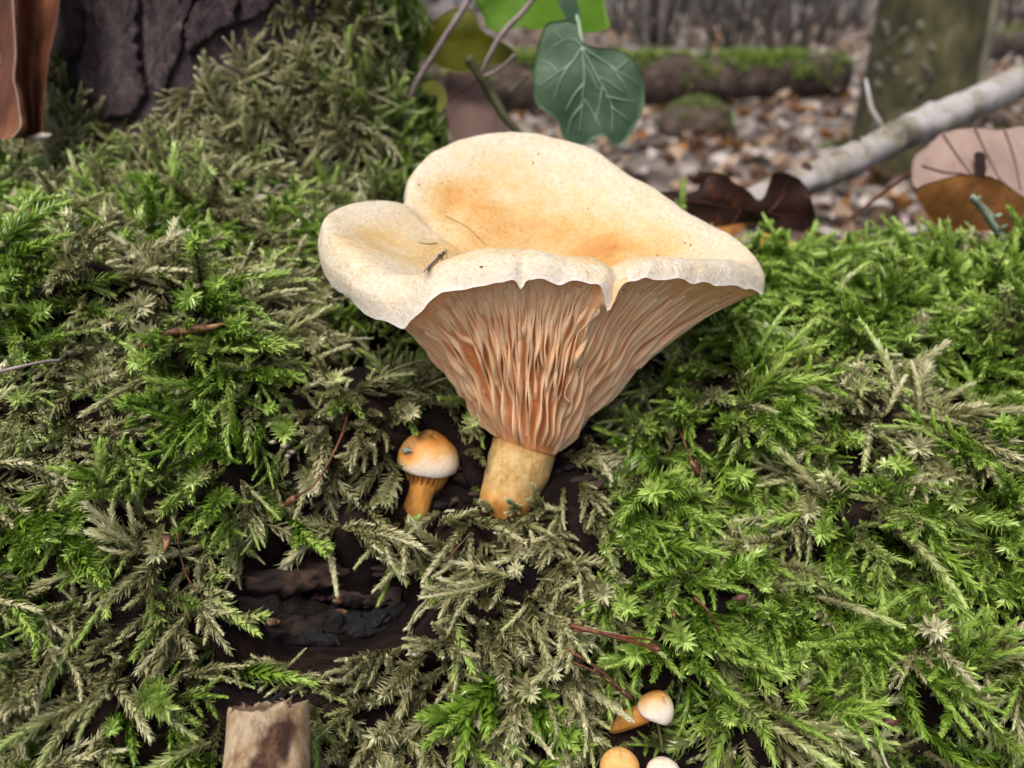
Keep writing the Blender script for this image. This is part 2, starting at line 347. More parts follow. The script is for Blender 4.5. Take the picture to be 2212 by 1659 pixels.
RM = catmull([P(*k[2], D0 + k[3]) for k in KEYS], NU, True)
GC = P(1136, 962, D0); GR = .53
AX = norm(P(1150, 900, D0) - P(1095, 1080, D0))
C0 = P(1205, 618, D0 + .1)
Z = np.array((0, 0, 1.))
uk = np.arange(NU) / NU * NK
def du(c): d = np.abs(uk - c); return np.minimum(d, NK - d)
out = RM - GC; out[:, 2] = 0; out /= np.linalg.norm(out, axis=1)[:, None]
for c, dep, w in ((3.98, .40, .16), (6.05, .13, .09), (9.4, .10, .3), (2.2, .06, .15), (5.2, .05, .2)):
    g = np.exp(-(du(c) / w) ** 2)[:, None]; RM = RM - g * (dep * Z + dep * .12 * out)
    CR = CR - np.exp(-(du(c) / (w * 1.8)) ** 2)[:, None] * dep * .22 * Z
wob = np.array([.05 * nz(p, 2.3) + .025 * nz(p, 6.) for p in RM]); RM = RM + wob[:, None] * Z
ga = np.arctan2(RM[:, 1] - GC[1], RM[:, 0] - GC[0])
ax1 = norm(np.array((1, 0, 0)) - AX * AX[0]); ax2 = np.cross(AX, ax1)
G = GC + GR * (np.cos(ga)[:, None] * ax1 + np.sin(ga)[:, None] * ax2)
backness = np.clip((CR @ FW - D0) / 2.7, -1, 1)
sag = .22 + .35 * np.clip(backness, 0, 1)
crease = np.exp(-(du(16.1) / .38) ** 2) * .32 + np.exp(-(du(9.0) / .7) ** 2) * .10
M1 = C0 + (CR - C0) * .34 - Z * (sag * .75 + crease * .7)[:, None]
M2 = C0 + (CR - C0) * .70 - Z * (sag * .55 + crease)[:, None]
CR = CR - Z * (crease * .25)[:, None]
B1 = CR + (RM - CR) * .45 + out * (.22 * np.linalg.norm(CR - RM, axis=1) + .03)[:, None] + Z * .05
NT = 46
topv = np.zeros((NU, NT, 3)); tt = np.linspace(0, 1, NT)
for i in range(NU): topv[i] = catmull([C0 - Z * .25, M1[i], M2[i], CR[i], B1[i], RM[i]], NT)
radial = np.broadcast_to(tt, (NU, NT))
# gentle lumps and a suede relief
for i in range(NU):
    for j in range(3, NT - 2):
        p = topv[i, j]; topv[i, j, 2] += .07 * nz(p, .9, 5) + .025 * nz(p, 2.6, 9) + .008 * nz(p, 7, 2)
# underside
def under(i, t):                            # t 0 at the rim, 1 at the gill end
    i0 = int(i) % NU; i1 = (i0 + 1) % NU; w = i - int(i)
    R_ = RM[i0] * (1 - w) + RM[i1] * w; G_ = G[i0] * (1 - w) + G[i1] * w
    up_ = (R_ - G_)[2]; rad = R_ - G_ - Z * up_
    Q = G_ + rad * .34 + Z * up_ * .74
    inn = -norm(rad) * .10 + Z * .04
    R2 = R_ + inn
    return (1 - t) ** 2 * R2 + 2 * t * (1 - t) * Q + t * t * G_
NB = 44
unv = np.array([[under(i, t) for t in np.linspace(0, 1, NB)] for i in range(NU)])
SPOTS = [(1000, 440, .9, .55), (960, 425, .6, .4), (790, 520, .75, .6), (1300, 540, 1.0, .7), (1100, 500, .9, .45), (1200, 470, .8, .3), (1420, 520, .8, .4), (1060, 380, .6, .35), (930, 560, .6, .35), (1010, 530, .5, .4), (1580, 590, .4, .25)]
cap_f = grid_faces(NU, NT, True)
tv = topv.reshape(-1, 3); cpx, cpy, _d = proj(tv); tflat = radial.reshape(-1)
stain = .10 + .50 * np.clip(1 - tflat * 1.6, 0, 1)
for (a, c, r, w) in SPOTS: stain += .55 * w * np.exp(-((cpx - a) ** 2 + ((cpy - c) * 1.6) ** 2) / (r * 95) ** 2) * (tflat < .75)
rimw = np.clip((tflat - .84) / .16, 0, 1) ** 1.5 * .85
MUSH = thing('mushroom', 'large cream funnel-shaped mushroom with orange gills and a wavy cap', 'mushroom', P(*STEMPX, D0))
co = mk('cap', tv, cap_f, M['cap'], MUSH, attrs={'stain': stain, 'rimw': rimw})
cap_bvh = BVHTree.FromPolygons([Vector(q) for q in tv], cap_f)
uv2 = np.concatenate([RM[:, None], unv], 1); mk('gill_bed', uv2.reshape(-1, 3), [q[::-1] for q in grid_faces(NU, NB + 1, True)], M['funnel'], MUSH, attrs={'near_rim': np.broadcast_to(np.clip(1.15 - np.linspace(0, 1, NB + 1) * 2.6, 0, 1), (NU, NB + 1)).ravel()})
def gill(i_a, t_a, t_b, i_start, h, seed):
    """blade along the funnel from t_b (stem side) out to t_a (rim side); i_start = where it forks from"""
    n = 30; v = []; ph = seed * 12.9898
    for k in range(n):
        s = k / (n - 1); t = t_b + (t_a - t_b) * s
        blend = min(1, s / .35); blend = blend * blend * (3 - 2 * blend)
        i = i_start + (i_a - i_start) * blend + 1.15 * min(1, t * 1.6) * math.sin(ph + t * (9 + 5 * math.sin(seed))) + .7 * min(1, t * 1.6) * math.sin(ph * 2 + t * 27)
        i %= NU
        p = under(i, t); pa = under((i + 1.5) % NU, t); pb = under(i, min(t + .02, 1)) - under(i, max(t - .02, 0))
        tg = norm(pa - p); nr = norm(np.cross(pb, tg))
        if nr @ (p - (GC + Z * 1.5)) < 0 and nr[2] > 0 or nr[2] > .6: nr = -nr
        prof = min(1, s / .10) * min(1, max(0, t - .10) / .42) ** 1.5
        hh = h * 1.15 * (.14 + .86 * prof) * (.8 + .3 * math.sin(ph * 3 + t * 19)) * (.75 + .5 * t)
        w = .026 * (.9 + .5 * math.sin(ph * 5 + t * 23)) * (.7 + .55 * (1 - t))
        v += [p - tg * w * 1.5 - nr * .015, p - tg * w * 1.05 + nr * hh * .6, p - tg * w * .55 + nr * hh * .95, p + tg * w * .55 + nr * hh * .97, p + tg * w * 1.05 + nr * hh * .6, p + tg * w * 1.5 - nr * .015]
    mk('gill', v, grid_faces(n, 6), M['gill'], MUSH)
# gill stations evenly round the stem ring, spread out to the rim
gang = np.unwrap(ga); 
if gang[-1] < gang[0]: gang_m = -gang
else: gang_m = gang
def i_of(frac):                             # mix of equal angle and equal rim length
    a0 = gang_m[0]; ang = a0 + 2 * math.pi * frac
    ia = np.interp(ang, np.append(gang_m, a0 + 2 * math.pi), np.arange(NU + 1))
    return ia
NG = 33
for k in range(NG):
    j = random.uniform(-.15, .15)
    f0 = (k + j) / NG; i0 = i_of(f0 % 1)
    gill(i0, random.uniform(.12, .2), random.uniform(.96, 1.0), i0, .14, k + 1)
    f1 = (k + .5 + random.uniform(-.1, .1)) / NG; i1 = i_of(f1 % 1)
    near = i0 if abs(i1 - i0) < 60 else i1
    tb = random.uniform(.74, .97); gill(i1, random.uniform(.1, .2), tb, near if random.random() < .6 else i1, .13, k + 50)
    for q, df in ((2, .25), (3, .75)):
        i2 = i_of((k + df + random.uniform(-.06, .06)) / NG % 1); st = i0 if df < .5 else i1
        if abs(st - i2) > 60: st = i2
        gill(i2, random.uniform(.06, .15), random.uniform(.42, .78), st if random.random() < .7 else i2, .10, k * 3 + q + 100)
    for df in (.125, .375, .625, .875):
        i2 = i_of((k + df + random.uniform(-.03, .03)) / NG % 1)
        gill(i2, random.uniform(.03, .08), random.uniform(.25, .42), i2, .035, k * 5 + df * 8 + 300)
sv = []; low = []
SR = [(1138, 950, .50), (1133, 966, .525), (1127, 985, .53), (1120, 1005, .535), (1112, 1030, .515), (1103, 1055, .475), (1098, 1078, .46), (1094, 1096, .43), (1092, 1125, .34), (1092, 1140, .1)]
ctr = catmull([P(a, c, D0) for a, c, r in SR], 40); rr_ = catmull([(r, 0, 0) for a, c, r in SR], 40)[:, 0]
for q in range(40):
    for k in range(48):
        an = 2 * math.pi * k / 48; p = ctr[q] + rr_[q] * (math.cos(an) * ax1 + math.sin(an) * ax2)
        p = p + norm(p - ctr[q]) * (.05 * nz(p, 1.6) + .02 * nz(p, 5)); sv.append(p)
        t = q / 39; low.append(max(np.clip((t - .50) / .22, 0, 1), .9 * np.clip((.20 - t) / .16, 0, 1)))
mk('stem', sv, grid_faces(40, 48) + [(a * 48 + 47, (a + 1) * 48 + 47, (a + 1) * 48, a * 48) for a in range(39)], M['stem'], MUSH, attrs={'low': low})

# ------------------------------------------------------------------ little mushrooms
def little(name, label, cap_px, d, ax, rx, ry, hgt, stem=None, stain_fn=None, group=None, base=None):
    c = P(*cap_px, d); root = thing(name, label, 'mushroom', base if base is not None else c, group)
    ax = norm(ax); e1 = norm(np.cross(ax, FW)); e2 = np.cross(ax, e1); v = []; st = []
    NA, NR = 56, 26; prof = []
    for j in range(NR):                     # dome, rolled margin, slightly hollow underside
        a = j / (NR - 1)
        if a < .7: q = a / .7 * math.pi / 2; prof.append((math.sin(q), math.cos(q)))
        elif a < .82: q = (a - .7) / .12; prof.append((1 - .06 * q, -.20 * math.sin(q * math.pi / 2)))
        else: q = (a - .82) / .18; prof.append((.94 - .64 * q, -.20 + .12 * q))
    for k in range(NA):
        an = 2 * math.pi * k / NA
        for (r, h) in prof:
            rr = r * (1 + .06 * math.sin(2 * an + 1) + .035 * math.sin(3 * an))
            p = c + e1 * rx * rr * math.cos(an) + e2 * ry * rr * math.sin(an) + ax * hgt * h * (1 + .1 * math.cos(an + .7))
            p = p + ax * .03 * nz(p, 3.5); v.append(p); st.append(stain_fn(*proj(p)[:2]) if stain_fn else .3)
    mk('cap', v, grid_faces(NA, NR, True), M['small_cap'], root, attrs={'stain': st})
    if stem:
        pts = catmull([P(a, b_, dd) for a, b_, dd, r in stem], 24); rad = catmull([(r, 0, 0) for *_, r in stem], 24)[:, 0]
        tv_, tf_ = tube(pts, rad, 28, jit=.12); mk('stem', tv_, tf_, M['small_stem'], root)
        if stem[0][3] > .2:
            for k in range(26):              # little gills running down under the cap
                an = 2 * math.pi * k / 26; gv = []
                for s in np.linspace(0, 1, 6):
                    r = rx * .86 * (1 - s) + stem[0][3] * .8 * s; q = c + (e1 * math.cos(an) + e2 * math.sin(an) * ry / rx) * r - ax * (.05 + .22 * s * hgt / .3)
                    tg = norm(-e1 * math.sin(an) + e2 * math.cos(an)); gv += [q - tg * .014 + ax * .06, q - tg * .012 - ax * .05, q + tg * .012 - ax * .05, q + tg * .014 + ax * .06]
                mk('gill', gv, grid_faces(6, 4), M['small_stem'], root)
    return root
h2, n2 = log_hit(898, 1112); D2 = float(h2 @ FW) + .1
def st2(x, y):
    t = (y - 935) / 100 - (x - 925) * .0012
    s = .95 - 1.15 * max(0, t - .12) - (x - 930) * .002; s += .5 * math.exp(-((x - 880) / 18) ** 2 - ((y - 975) / 25) ** 2)
    return s
little('mushroom', 'small mushroom with an orange and pinkish white cap beside the large stem', (926, 996), D2 - .05,
       UP * .93 + RT * .16 - FW * .38, .49, .46, .50, [(924, 1018, D2, .36), (920, 1036, D2, .27), (909, 1066, D2 + .02, .225), (898, 1100, D2 + .05, .245), (892, 1128, D2 + .1, .23), (890, 1145, D2 + .15, .2)], st2, base=P(898, 1120, D2))
h3, n3 = log_hit(1400, 1520); D3 = float(h3 @ FW) - .5
little('mushroom', 'tiny white-topped mushroom poking from moss below the brown stalks', (1416, 1532), D3, UP * .85 + RT * .40 - FW * .45, .25, .24, .27,
       [(1405, 1535, D3 + .08, .12), (1370, 1548, D3 + .22, .14), (1320, 1566, D3 + .45, .13)], lambda x, y: .85 - (y - 1490) * .013 - max(0, x - 1420) * .004, base=P(1320, 1566, D3 + .45))
h4, n4 = log_hit(1330, 1650); D4 = float(h4 @ FW) - .35
little('mushroom', 'orange button mushroom just below the tiny white-topped one', (1338, 1655), D4, UP * .9 - FW * .4, .26, .24, .24, [(1338, 1670, D4 + .1, .14), (1338, 1700, D4 + .5, .13)], lambda x, y: .62, base=P(1338, 1700, D4 + .5))
little('mushroom', 'pale button mushroom low on the log beside the orange button', (1432, 1664), D4 - .05, UP * .9 - FW * .4, .22, .2, .16, [(1432, 1680, D4 + .1, .12), (1432, 1705, D4 + .5, .12)], lambda x, y: .22, base=P(1432, 1705, D4 + .5))
for k, (x, y, r, mt, lb) in enumerate(((880, 972, .10, 'lichen_twig', 'grey-green crumb stuck on the left of the small orange cap'), (986, 1012, .10, 'debris_dark', 'dark soil crumb clinging to the right edge of the small cap'), (918, 937, .08, 'debris_dark', 'dark crumb on the very top of the small orange cap'))):
    c = P(x, y, D2 - (.42 if k == 0 else .12 if k == 1 else -.05)); vv = []; fib = MB()
    for q in range(9):
        a = norm((random.gauss(0, 1), random.gauss(0, 1), random.gauss(0, .6))); e = c + a * r * random.uniform(.5, 1.4); fib.add(*tube([c - a * r * .4, c + a * r * .4, e], [r * .3, r * .32, r * .06], 6, jit=.8))
    tag(fib.build('crumb', M[mt], origin=c), lb, 'crumb')
# ------------------------------------------------------------------ standing trunk behind the log, left
TC = np.array((-8.3, 25.0)); 
def trunk_r(z):
    return 4.55 + 2.3 * math.exp(-(z + 3.8) / 2.6) if z > -5 else 8.2
def trunk_pt(a, z):
    r = min(trunk_r(z), 8.2); p = np.array((math.cos(a), math.sin(a), 0))
    r += .22 * nz((p[0] * 3, p[1] * 3, z * .25), 1.0, 4) + .10 * nz((p[0] * 8, p[1] * 8, z * .7), 1., 8)
    lean = .012 * (z + 4)
    return np.array((TC[0] + lean + r * p[0], TC[1] + r * p[1], z))
tz = np.concatenate([np.linspace(-27, -6, 10), np.linspace(-5.5, 12, 90), np.geomspace(12.5, 160, 30)])
tv_ = [trunk_pt(2 * math.pi * k / 96, z) for z in tz for k in range(96)]
tf_ = [(a * 96 + k, a * 96 + (k + 1) % 96, (a + 1) * 96 + (k + 1) % 96, (a + 1) * 96 + k) for a in range(len(tz) - 1) for k in range(96)]
tf_.append(tuple((len(tz) - 1) * 96 + k for k in range(96)))
TREE = thing('tree', 'tree with dark purplish bark and a moss-covered foot behind the log', 'tree', (TC[0], TC[1], -27))
mk('trunk', tv_, tf_, M['bark'], TREE)
tbvh = BVHTree.FromPolygons([Vector(q) for q in tv_], tf_)
def trunk_hit(x, y):
    h = tbvh.ray_cast(Vector((0, 0, 0)), Vector(pdir(x, y)).normalized())
    return None if h[0] is None else np.array(h[0])
def plate(poly, thick, seed):               # bark plate following the trunk, outlined in pixels
    out_ = np.array([np.array(poly[i]) * (1 - t) + np.array(poly[(i + 1) % len(poly)]) * t for i in range(len(poly)) for t in np.linspace(0, 1, 9, endpoint=False)], float)
    n_ = len(out_); c = out_.mean(0); v = []
    out_ += np.array([(7 * nz((q[0] * .05, q[1] * .05, seed)) + 4 * nz((q[0] * .17, q[1] * .17, seed)), 7 * nz((q[0] * .05, q[1] * .05, seed + 9.5)) + 4 * nz((q[0] * .17, q[1] * .17, seed + 7.3))) for q in out_])
    rg = (0, .2, .4, .6, .8, .93, .985, 1.0)
    for s in rg:
        for q in out_:
            x, y = c + (q - c) * s; h = trunk_hit(x, y)
            if h is None: return
            nrm = norm(h - np.array((TC[0], TC[1], h[2]))); t = thick if s < .95 else (thick * .75 if s < .99 else -.1)
            v.append(h + nrm * (t + .05 * nz(h, .9, seed) + .05 * nz(h * np.array((1, 1, .4)), 3, seed) + .03 * nz(h, 7, seed)))
    f = [(a * n_ + k, a * n_ + (k + 1) % n_, (a + 1) * n_ + (k + 1) % n_, (a + 1) * n_ + k) for a in range(len(rg) - 1) for k in range(n_)]
    mk('bark_plate', v, f, M['bark'], TREE)
plate([(60, -60), (160, -60), (176, 0), (190, 55), (186, 95), (166, 130), (150, 118), (130, 60), (100, 20)], .42, 1)
plate([(182, -60), (300, -60), (306, 20), (300, 90), (312, 150), (322, 205), (290, 250), (232, 262), (205, 215), (180, 160), (196, 95), (192, 20)], .22, 2)
plate([(306, -60), (420, -60), (425, -10), (400, 45), (392, 110), (368, 170), (350, 215), (328, 190), (318, 120), (314, 30)], .16, 3)
plate([(428, -60), (500, -60), (512, -5), (505, 50), (450, 85), (410, 120), (402, 60), (432, 0)], .24, 4)
plate([(508, -60), (610, -60), (590, 0), (555, 40), (520, 50), (520, 0)], .14, 5)
# ------------------------------------------------------------------ moss
def shoot(L, nl, leaf, wid, ang, curl=.4, taper=.6, branches=0, seed=0, tuft=False):
    r = random.Random(seed); V = []; F = []; TIP = []; LFR = []
    def stem(p0, d, L, nl, leaf, wid, t0, t1):
        d = norm(d); side = norm(np.cross(d, (r.uniform(-1, 1), r.uniform(-1, 1), .3))); n = 9; pts = [np.array(p0, float)]; dd = d
        bendv = side * r.uniform(-curl, curl) + np.array((0, -curl * .6, 0))
        for k in range(n - 1): dd = norm(dd + bendv / n * 1.6); pts.append(pts[-1] + dd * L / (n - 1))
        pts = np.array(pts); sv_, sf_ = tube(pts, np.linspace(.022, .008, n) * (leaf / .2), 4, False)
        o = len(V); V.extend(sv_); F.extend([tuple(i + o for i in q) for q in sf_]); TIP.extend([t0 * .6] * len(sv_)); LFR.extend([.1] * len(sv_))
        for k in range(nl):
            s = ((k + .5) / nl) ** (.85 if not tuft else .55); q = s * (n - 1); i = min(int(q), n - 2); p = pts[i] + (pts[i + 1] - pts[i]) * (q - i); tg = norm(pts[i + 1] - pts[i])
            az = k * 2.39996 + r.uniform(-.35, .35); a = norm(np.cross(tg, (.31, .87, .2))); b = np.cross(tg, a); rad = a * math.cos(az) + b * math.sin(az)
            an = math.radians(ang * (1 - .45 * s * (not tuft)) + r.uniform(-12, 12)); ld = tg * math.cos(an) + rad * math.sin(an)
            l = leaf * (1 - taper * s * s) * r.uniform(.75, 1.15) * (1 if s > .15 else .7); w = wid * (1 - .4 * s) * r.uniform(.8, 1.15)
            sd = norm(np.cross(ld, rad + tg * .2)); up = np.cross(sd, ld); up = up if up @ tg > 0 else -up
            cu = r.uniform(-.1, .28); lr = r.random(); o = len(V)
            V.extend([p, p + ld * l * .34 - sd * w * .5 + up * w * .22, p + ld * l * .36, p + ld * l * .34 + sd * w * .5 + up * w * .22,
                      p + ld * l * .68 - sd * w * .27 + up * (w * .12 + cu * l * .35), p + ld * l * .7 + up * cu * l * .3, p + ld * l * .68 + sd * w * .27 + up * (w * .12 + cu * l * .35), p + ld * l + up * cu * l + sd * r.uniform(-.08, .08) * l])
            F.extend([(o, o + 2, o + 1), (o, o + 3, o + 2), (o + 1, o + 2, o + 5, o + 4), (o + 2, o + 3, o + 6, o + 5), (o + 4, o + 5, o + 7), (o + 5, o + 6, o + 7)])
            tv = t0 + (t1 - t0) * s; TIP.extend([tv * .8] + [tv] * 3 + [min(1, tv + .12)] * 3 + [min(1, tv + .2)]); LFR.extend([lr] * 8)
        return pts
    pts = stem((0, 0, 0), (0, 0, 1), L, nl, leaf, wid, .05, .95)
    for k in range(branches):
        s = .12 + .7 * k / max(1, branches - 1) if branches > 1 else .4; i = int(s * 8); tg = norm(pts[min(i + 1, 8)] - pts[i])
        a = norm(np.cross(tg, (0, 1, 0.1))) * (1 if k % 2 else -1)
        stem(pts[i], tg * .75 + a * .7 + np.array((0, r.uniform(-.3, .3), 0)), L * r.uniform(.3, .5) * (1.1 - .5 * s), int(nl * .42), leaf * .85, wid * .85, .15, .85)
    return np.array(V), F, TIP, LFR
VAR = []
def variant(*a, old=0, **k):
    v, f, t, l = shoot(*a, **k)
    if old: t = [q * .35 for q in t]; l = [q * .35 for q in l]
    me = bpy.data.meshes.new('moss_shoot'); me.from_pydata((v * CM).tolist(), [], f); me.materials.append(M['moss'])
    for nm, d in (('tip', t), ('lf', l)): me.attributes.new(nm, 'FLOAT', 'POINT').data.foreach_set('value', np.array(d, np.float32))
    VAR.append(bpy.data.objects.new('moss_shoot', me))
for s in range(4): variant(1.2, 130, .27, .09, 48, .5, .45, 0, seed=s)                     # feathery
for s in range(3): variant(1.3, 160, .21, .10, 34, .7, .4, 0, seed=10 + s)              # braided
for s in range(3): variant(.85, 80, .27, .09, 58, .3, .35, 0, seed=20 + s, tuft=True)     # star tips
for s in range(4): variant(1.5, 130, .20, .085, 44, .5, .5, 6, seed=30 + s)                # pinnate fronds
for s in range(2): variant(1.1, 90, .22, .09, 50, .6, .45, 3, seed=50 + s, old=1)        # old brown growth underneath
OLD = (14, 15)
FEA, BRA, STA, PIN = (0, 1, 2, 3), (4, 5, 6), (7, 8, 9), (10, 11, 12, 13)
def moss_group(name):
    ng = bpy.data.node_groups.new(name, 'GeometryNodeTree')
    ng.interface.new_socket('Geometry', in_out='INPUT', socket_type='NodeSocketGeometry'); ng.interface.new_socket('Geometry', in_out='OUTPUT', socket_type='NodeSocketGeometry')
    gi = ng.nodes.new('NodeGroupInput'); go = ng.nodes.new('NodeGroupOutput'); jn = ng.nodes.new('GeometryNodeJoinGeometry'); L = ng.links
    def na(n, t): q = ng.nodes.new('GeometryNodeInputNamedAttribute'); q.data_type = t; q.inputs[0].default_value = n; return q.outputs[0]
    idx = na('idx', 'INT'); rot = na('rot', 'FLOAT_VECTOR'); scl = na('scl', 'FLOAT')
    for k, ob in enumerate(VAR):
        oi = ng.nodes.new('GeometryNodeObjectInfo'); oi.inputs['Object'].default_value = ob; oi.inputs['As Instance'].default_value = True
        cm = ng.nodes.new('FunctionNodeCompare'); cm.data_type = 'INT'; cm.operation = 'EQUAL'
        ints = [s for s in cm.inputs if s.type == 'INT']; L.new(idx, ints[0]); ints[1].default_value = k
        ip = ng.nodes.new('GeometryNodeInstanceOnPoints'); L.new(gi.outputs[0], ip.inputs['Points']); L.new(cm.outputs[0], ip.inputs['Selection'])
        L.new(oi.outputs['Geometry'], ip.inputs['Instance']); L.new(rot, ip.inputs['Rotation']); L.new(scl, ip.inputs['Scale']); L.new(ip.outputs[0], jn.inputs[0])
    L.new(jn.outputs[0], go.inputs[0]); return ng
MG = moss_group('moss_shoots')
def frame(d, upv, roll):
    d = norm(d); y = norm(upv - d * (upv @ d)); x = np.cross(y, d)
    c, s = math.cos(roll), math.sin(roll); x2 = x * c + y * s; y2 = -x * s + y * c
    return Matrix(((x2[0], y2[0], d[0]), (x2[1], y2[1], d[1]), (x2[2], y2[2], d[2])))
def moss_obj(name, recs, label, parent=None):
    me = bpy.data.meshes.new(name); me.from_pydata([tuple(r[0] * CM) for r in recs], [], [])
    def put(n, t, d, key='value'): me.attributes.new(n, t, 'POINT').data.foreach_set(key, d)
    put('rot', 'FLOAT_VECTOR', np.array([r[1] for r in recs], np.float32).ravel(), 'vector')
    put('scl', 'FLOAT', np.array([r[2] for r in recs], np.float32)); put('idx', 'INT', np.array([r[3] for r in recs], np.int32))
    put('tint', 'FLOAT', np.array([r[4] for r in recs], np.float32)); put('rnd', 'FLOAT', np.array([random.random() for r in recs], np.float32))
    o = bpy.data.objects.new(name, me); COL.objects.link(o); o.modifiers.new('shoots', 'NODES').node_group = MG
    tag(o, label, 'moss', None, 'stuff'); return o
CLEAR = [(690, 1312, 190, 105, 1.0), (800, 765, 120, 65, .95), (300, 890, 90, 38, .8), (950, 1045, 75, 85, .95), (1110, 1060, 95, 60, .97), (1320, 885, 60, 60, .7), (620, 1160, 70, 40, .6), (1400, 1580, 110, 45, .75), (1290, 1010, 40, 40, .6), (572, 1600, 80, 110, .9)]
def tint_at(x, y, p):
    n = nz(p, .55, 2) * .75 + nz(p, 1.6, 6) * .45
    b = .40
    n = n * 1.15 - .22 * (nz(p, .8, 17) > .28)
    if x > 1250: b = .60 + .1 * min(1, (x - 1250) / 400)
    if x > 1250 and y < 700: b = .80
    if x < 950 and y < 700: b = .42
    if x < 600 and 700 <= y < 1150: b = .52
    if 550 < x < 1250 and y > 1080: b = .12
    if x <= 550 and y > 1150: b = .26
    if 950 < x < 1300 and 850 < y: b = min(b, .2)
    return b + n
recs = []
def accept(x, y):
    k = 1.
    for (a, c, rx, ry, w) in CLEAR:
        e = ((x - a) / rx) ** 2 + ((y - c) / ry) ** 2
        if e < 1.6: k *= 1 - w * min(1, max(0, (1.6 - e) / .8))
    return k
KEEP = [([(1040, 940), (1215, 940), (1170, 1080), (1036, 1080)], D0), ([(855, 950), (900, 925), (960, 930), (1000, 1000), (985, 1040), (945, 1050), (925, 1128), (868, 1118), (888, 1040)], D2),
        ([(1345, 1535), (1400, 1480), (1460, 1500), (1460, 1555), (1390, 1575)], D3), ([(1310, 1630), (1370, 1630), (1375, 1700), (1310, 1700)], D4), ([(1405, 1645), (1465, 1645), (1465, 1700), (1405, 1700)], D4),
        ([(485, 1512), (660, 1500), (665, 1760), (480, 1760)], 11.5), ([(560, 1215), (800, 1200), (880, 1285), (865, 1370), (740, 1425), (590, 1400), (520, 1350), (500, 1290)], 30)]
def inpoly(x, y, pl):
    c = False; j = len(pl) - 1
    for i in range(len(pl)):
        (xi, yi), (xj, yj) = pl[i], pl[j]
        if (yi > y) != (yj > y) and x < (xj - xi) * (y - yi) / (yj - yi) + xi: c = not c
        j = i
    return c
def blocked(p, d, sc):                      # would this shoot grow across something that shows bare in the photo, or into the stem
    for f in (0, .2, .4, .6, .8, 1.05):
        w = p + d * 1.3 * sc * f; hgt = (w - GC) @ AX
        if -.85 < hgt < 1.6 and np.linalg.norm(w - GC - AX * hgt) < .60 + max(0, hgt) * .75: return True
        X, Y, D = proj(w)
        for pl, dd in KEEP:
            if D < dd + .3 and inpoly(X, Y, pl) and random.random() < .93: return True
    return False
KEEP = [([((x - sum(q[0] for q in pl) / len(pl)) * k + sum(q[0] for q in pl) / len(pl), (y - sum(q[1] for q in pl) / len(pl)) * k + sum(q[1] for q in pl) / len(pl)) for x, y in pl], dd) for (pl, dd), k in zip(KEEP, (1, 1.3, 1.35, 1.2, 1.2, 1.05, 1.08))]
DENS = 28.0
for _ in range(int(30 * (LR + 1) * math.radians(150) * DENS)):
    x = random.uniform(-15.5, 15.5); ph = math.radians(random.uniform(-108, 42))
    if abs(x) > 13.5 and random.random() < .5: continue
    r = log_r(x, ph); p = np.array((x, LY + r * math.sin(ph), LZ + r * math.cos(ph)))
    if p[1] < 3: continue
    X, Y, D = proj(p)
    if D < 6.5 or Y > 1900 or X < -260 or X > 2470: continue
    ac = accept(X, Y)
    if random.random() > ac: continue
    cl = 1.1 * mnoise.noise(Vector((x * .33, ph * 3.6, 1.7)) * 2.6) + .5 * mnoise.noise(Vector((x * .33, ph * 3.6, 1.7)) * 6.2)
    if cl < -.34 and random.random() < .72: continue
    p, n = log_pt(x, ph)
    slope = max(0, -math.sin(ph))            # how much the front hangs
    down = norm(np.array((0, 0, -1)) - n * (-n[2])) if abs(n[2]) < .995 else np.array((0, -1., 0))
    sidev = np.cross(n, down)
    flow = .55 if x > 2 else (-.2 if x < -5 else .1)
    az = random.gauss(-flow + 2.2 * nz(p, .42, 41), .45 + .5 * (1 - slope))
    lift = random.uniform(.12, .75) if slope > .45 else random.uniform(.35, 1.25)
    d = norm((down * math.cos(az) - sidev * math.sin(az)) * math.cos(lift) + n * math.sin(lift))
    sc = random.uniform(.6, 1.12) * (1.0 if ac > .9 else .7) * (1 + .25 * cl)
    ti = tint_at(X, Y, p) + random.uniform(-.22, .22)
    u = random.random()
    if ti > .55: idx = random.choice(FEA if u < .5 else STA if u < .66 else PIN)
    else: idx = random.choice(BRA if u < .34 else FEA if u < .62 else PIN if u < .88 else STA)
    if idx in STA: d = norm(d * .5 + n * .7 + np.array((0, -.25, 0)))
    if idx in PIN: sc *= .82
    if blocked(p, d, sc): continue
    M3 = frame(d, n, random.uniform(-.8, .8))
    recs.append((p + n * random.uniform(-.12, .22), tuple(M3.to_euler()), sc, idx, ti))
for _ in range(9500):
    x = random.uniform(-14.5, 14.5); ph = math.radians(random.uniform(-100, 30)); p, n = log_pt(x, ph); X, Y, D = proj(p)
    if D < 6.5 or Y > 1850 or X < -200 or X > 2400: continue
    e = ((X - 690) / 200) ** 2 + ((Y - 1312) / 115) ** 2
    if e < 1 or random.random() > accept(X, Y) + .25 or ((X - 572) / 90) ** 2 + ((Y - 1600) / 110) ** 2 < 1: continue
    d = norm(n * random.uniform(.15, .6) + np.array((random.gauss(0, .6), random.gauss(-.2, .5), random.gauss(-.5, .5)))); sc = random.uniform(.35, .75)
    if d @ n < 0 or blocked(p, d, sc): continue
    recs.append((p - n * .08, tuple(frame(d, n + .01 * RT, random.uniform(-1, 1)).to_euler()), sc, random.choice(OLD), tint_at(X, Y, p) + .1))
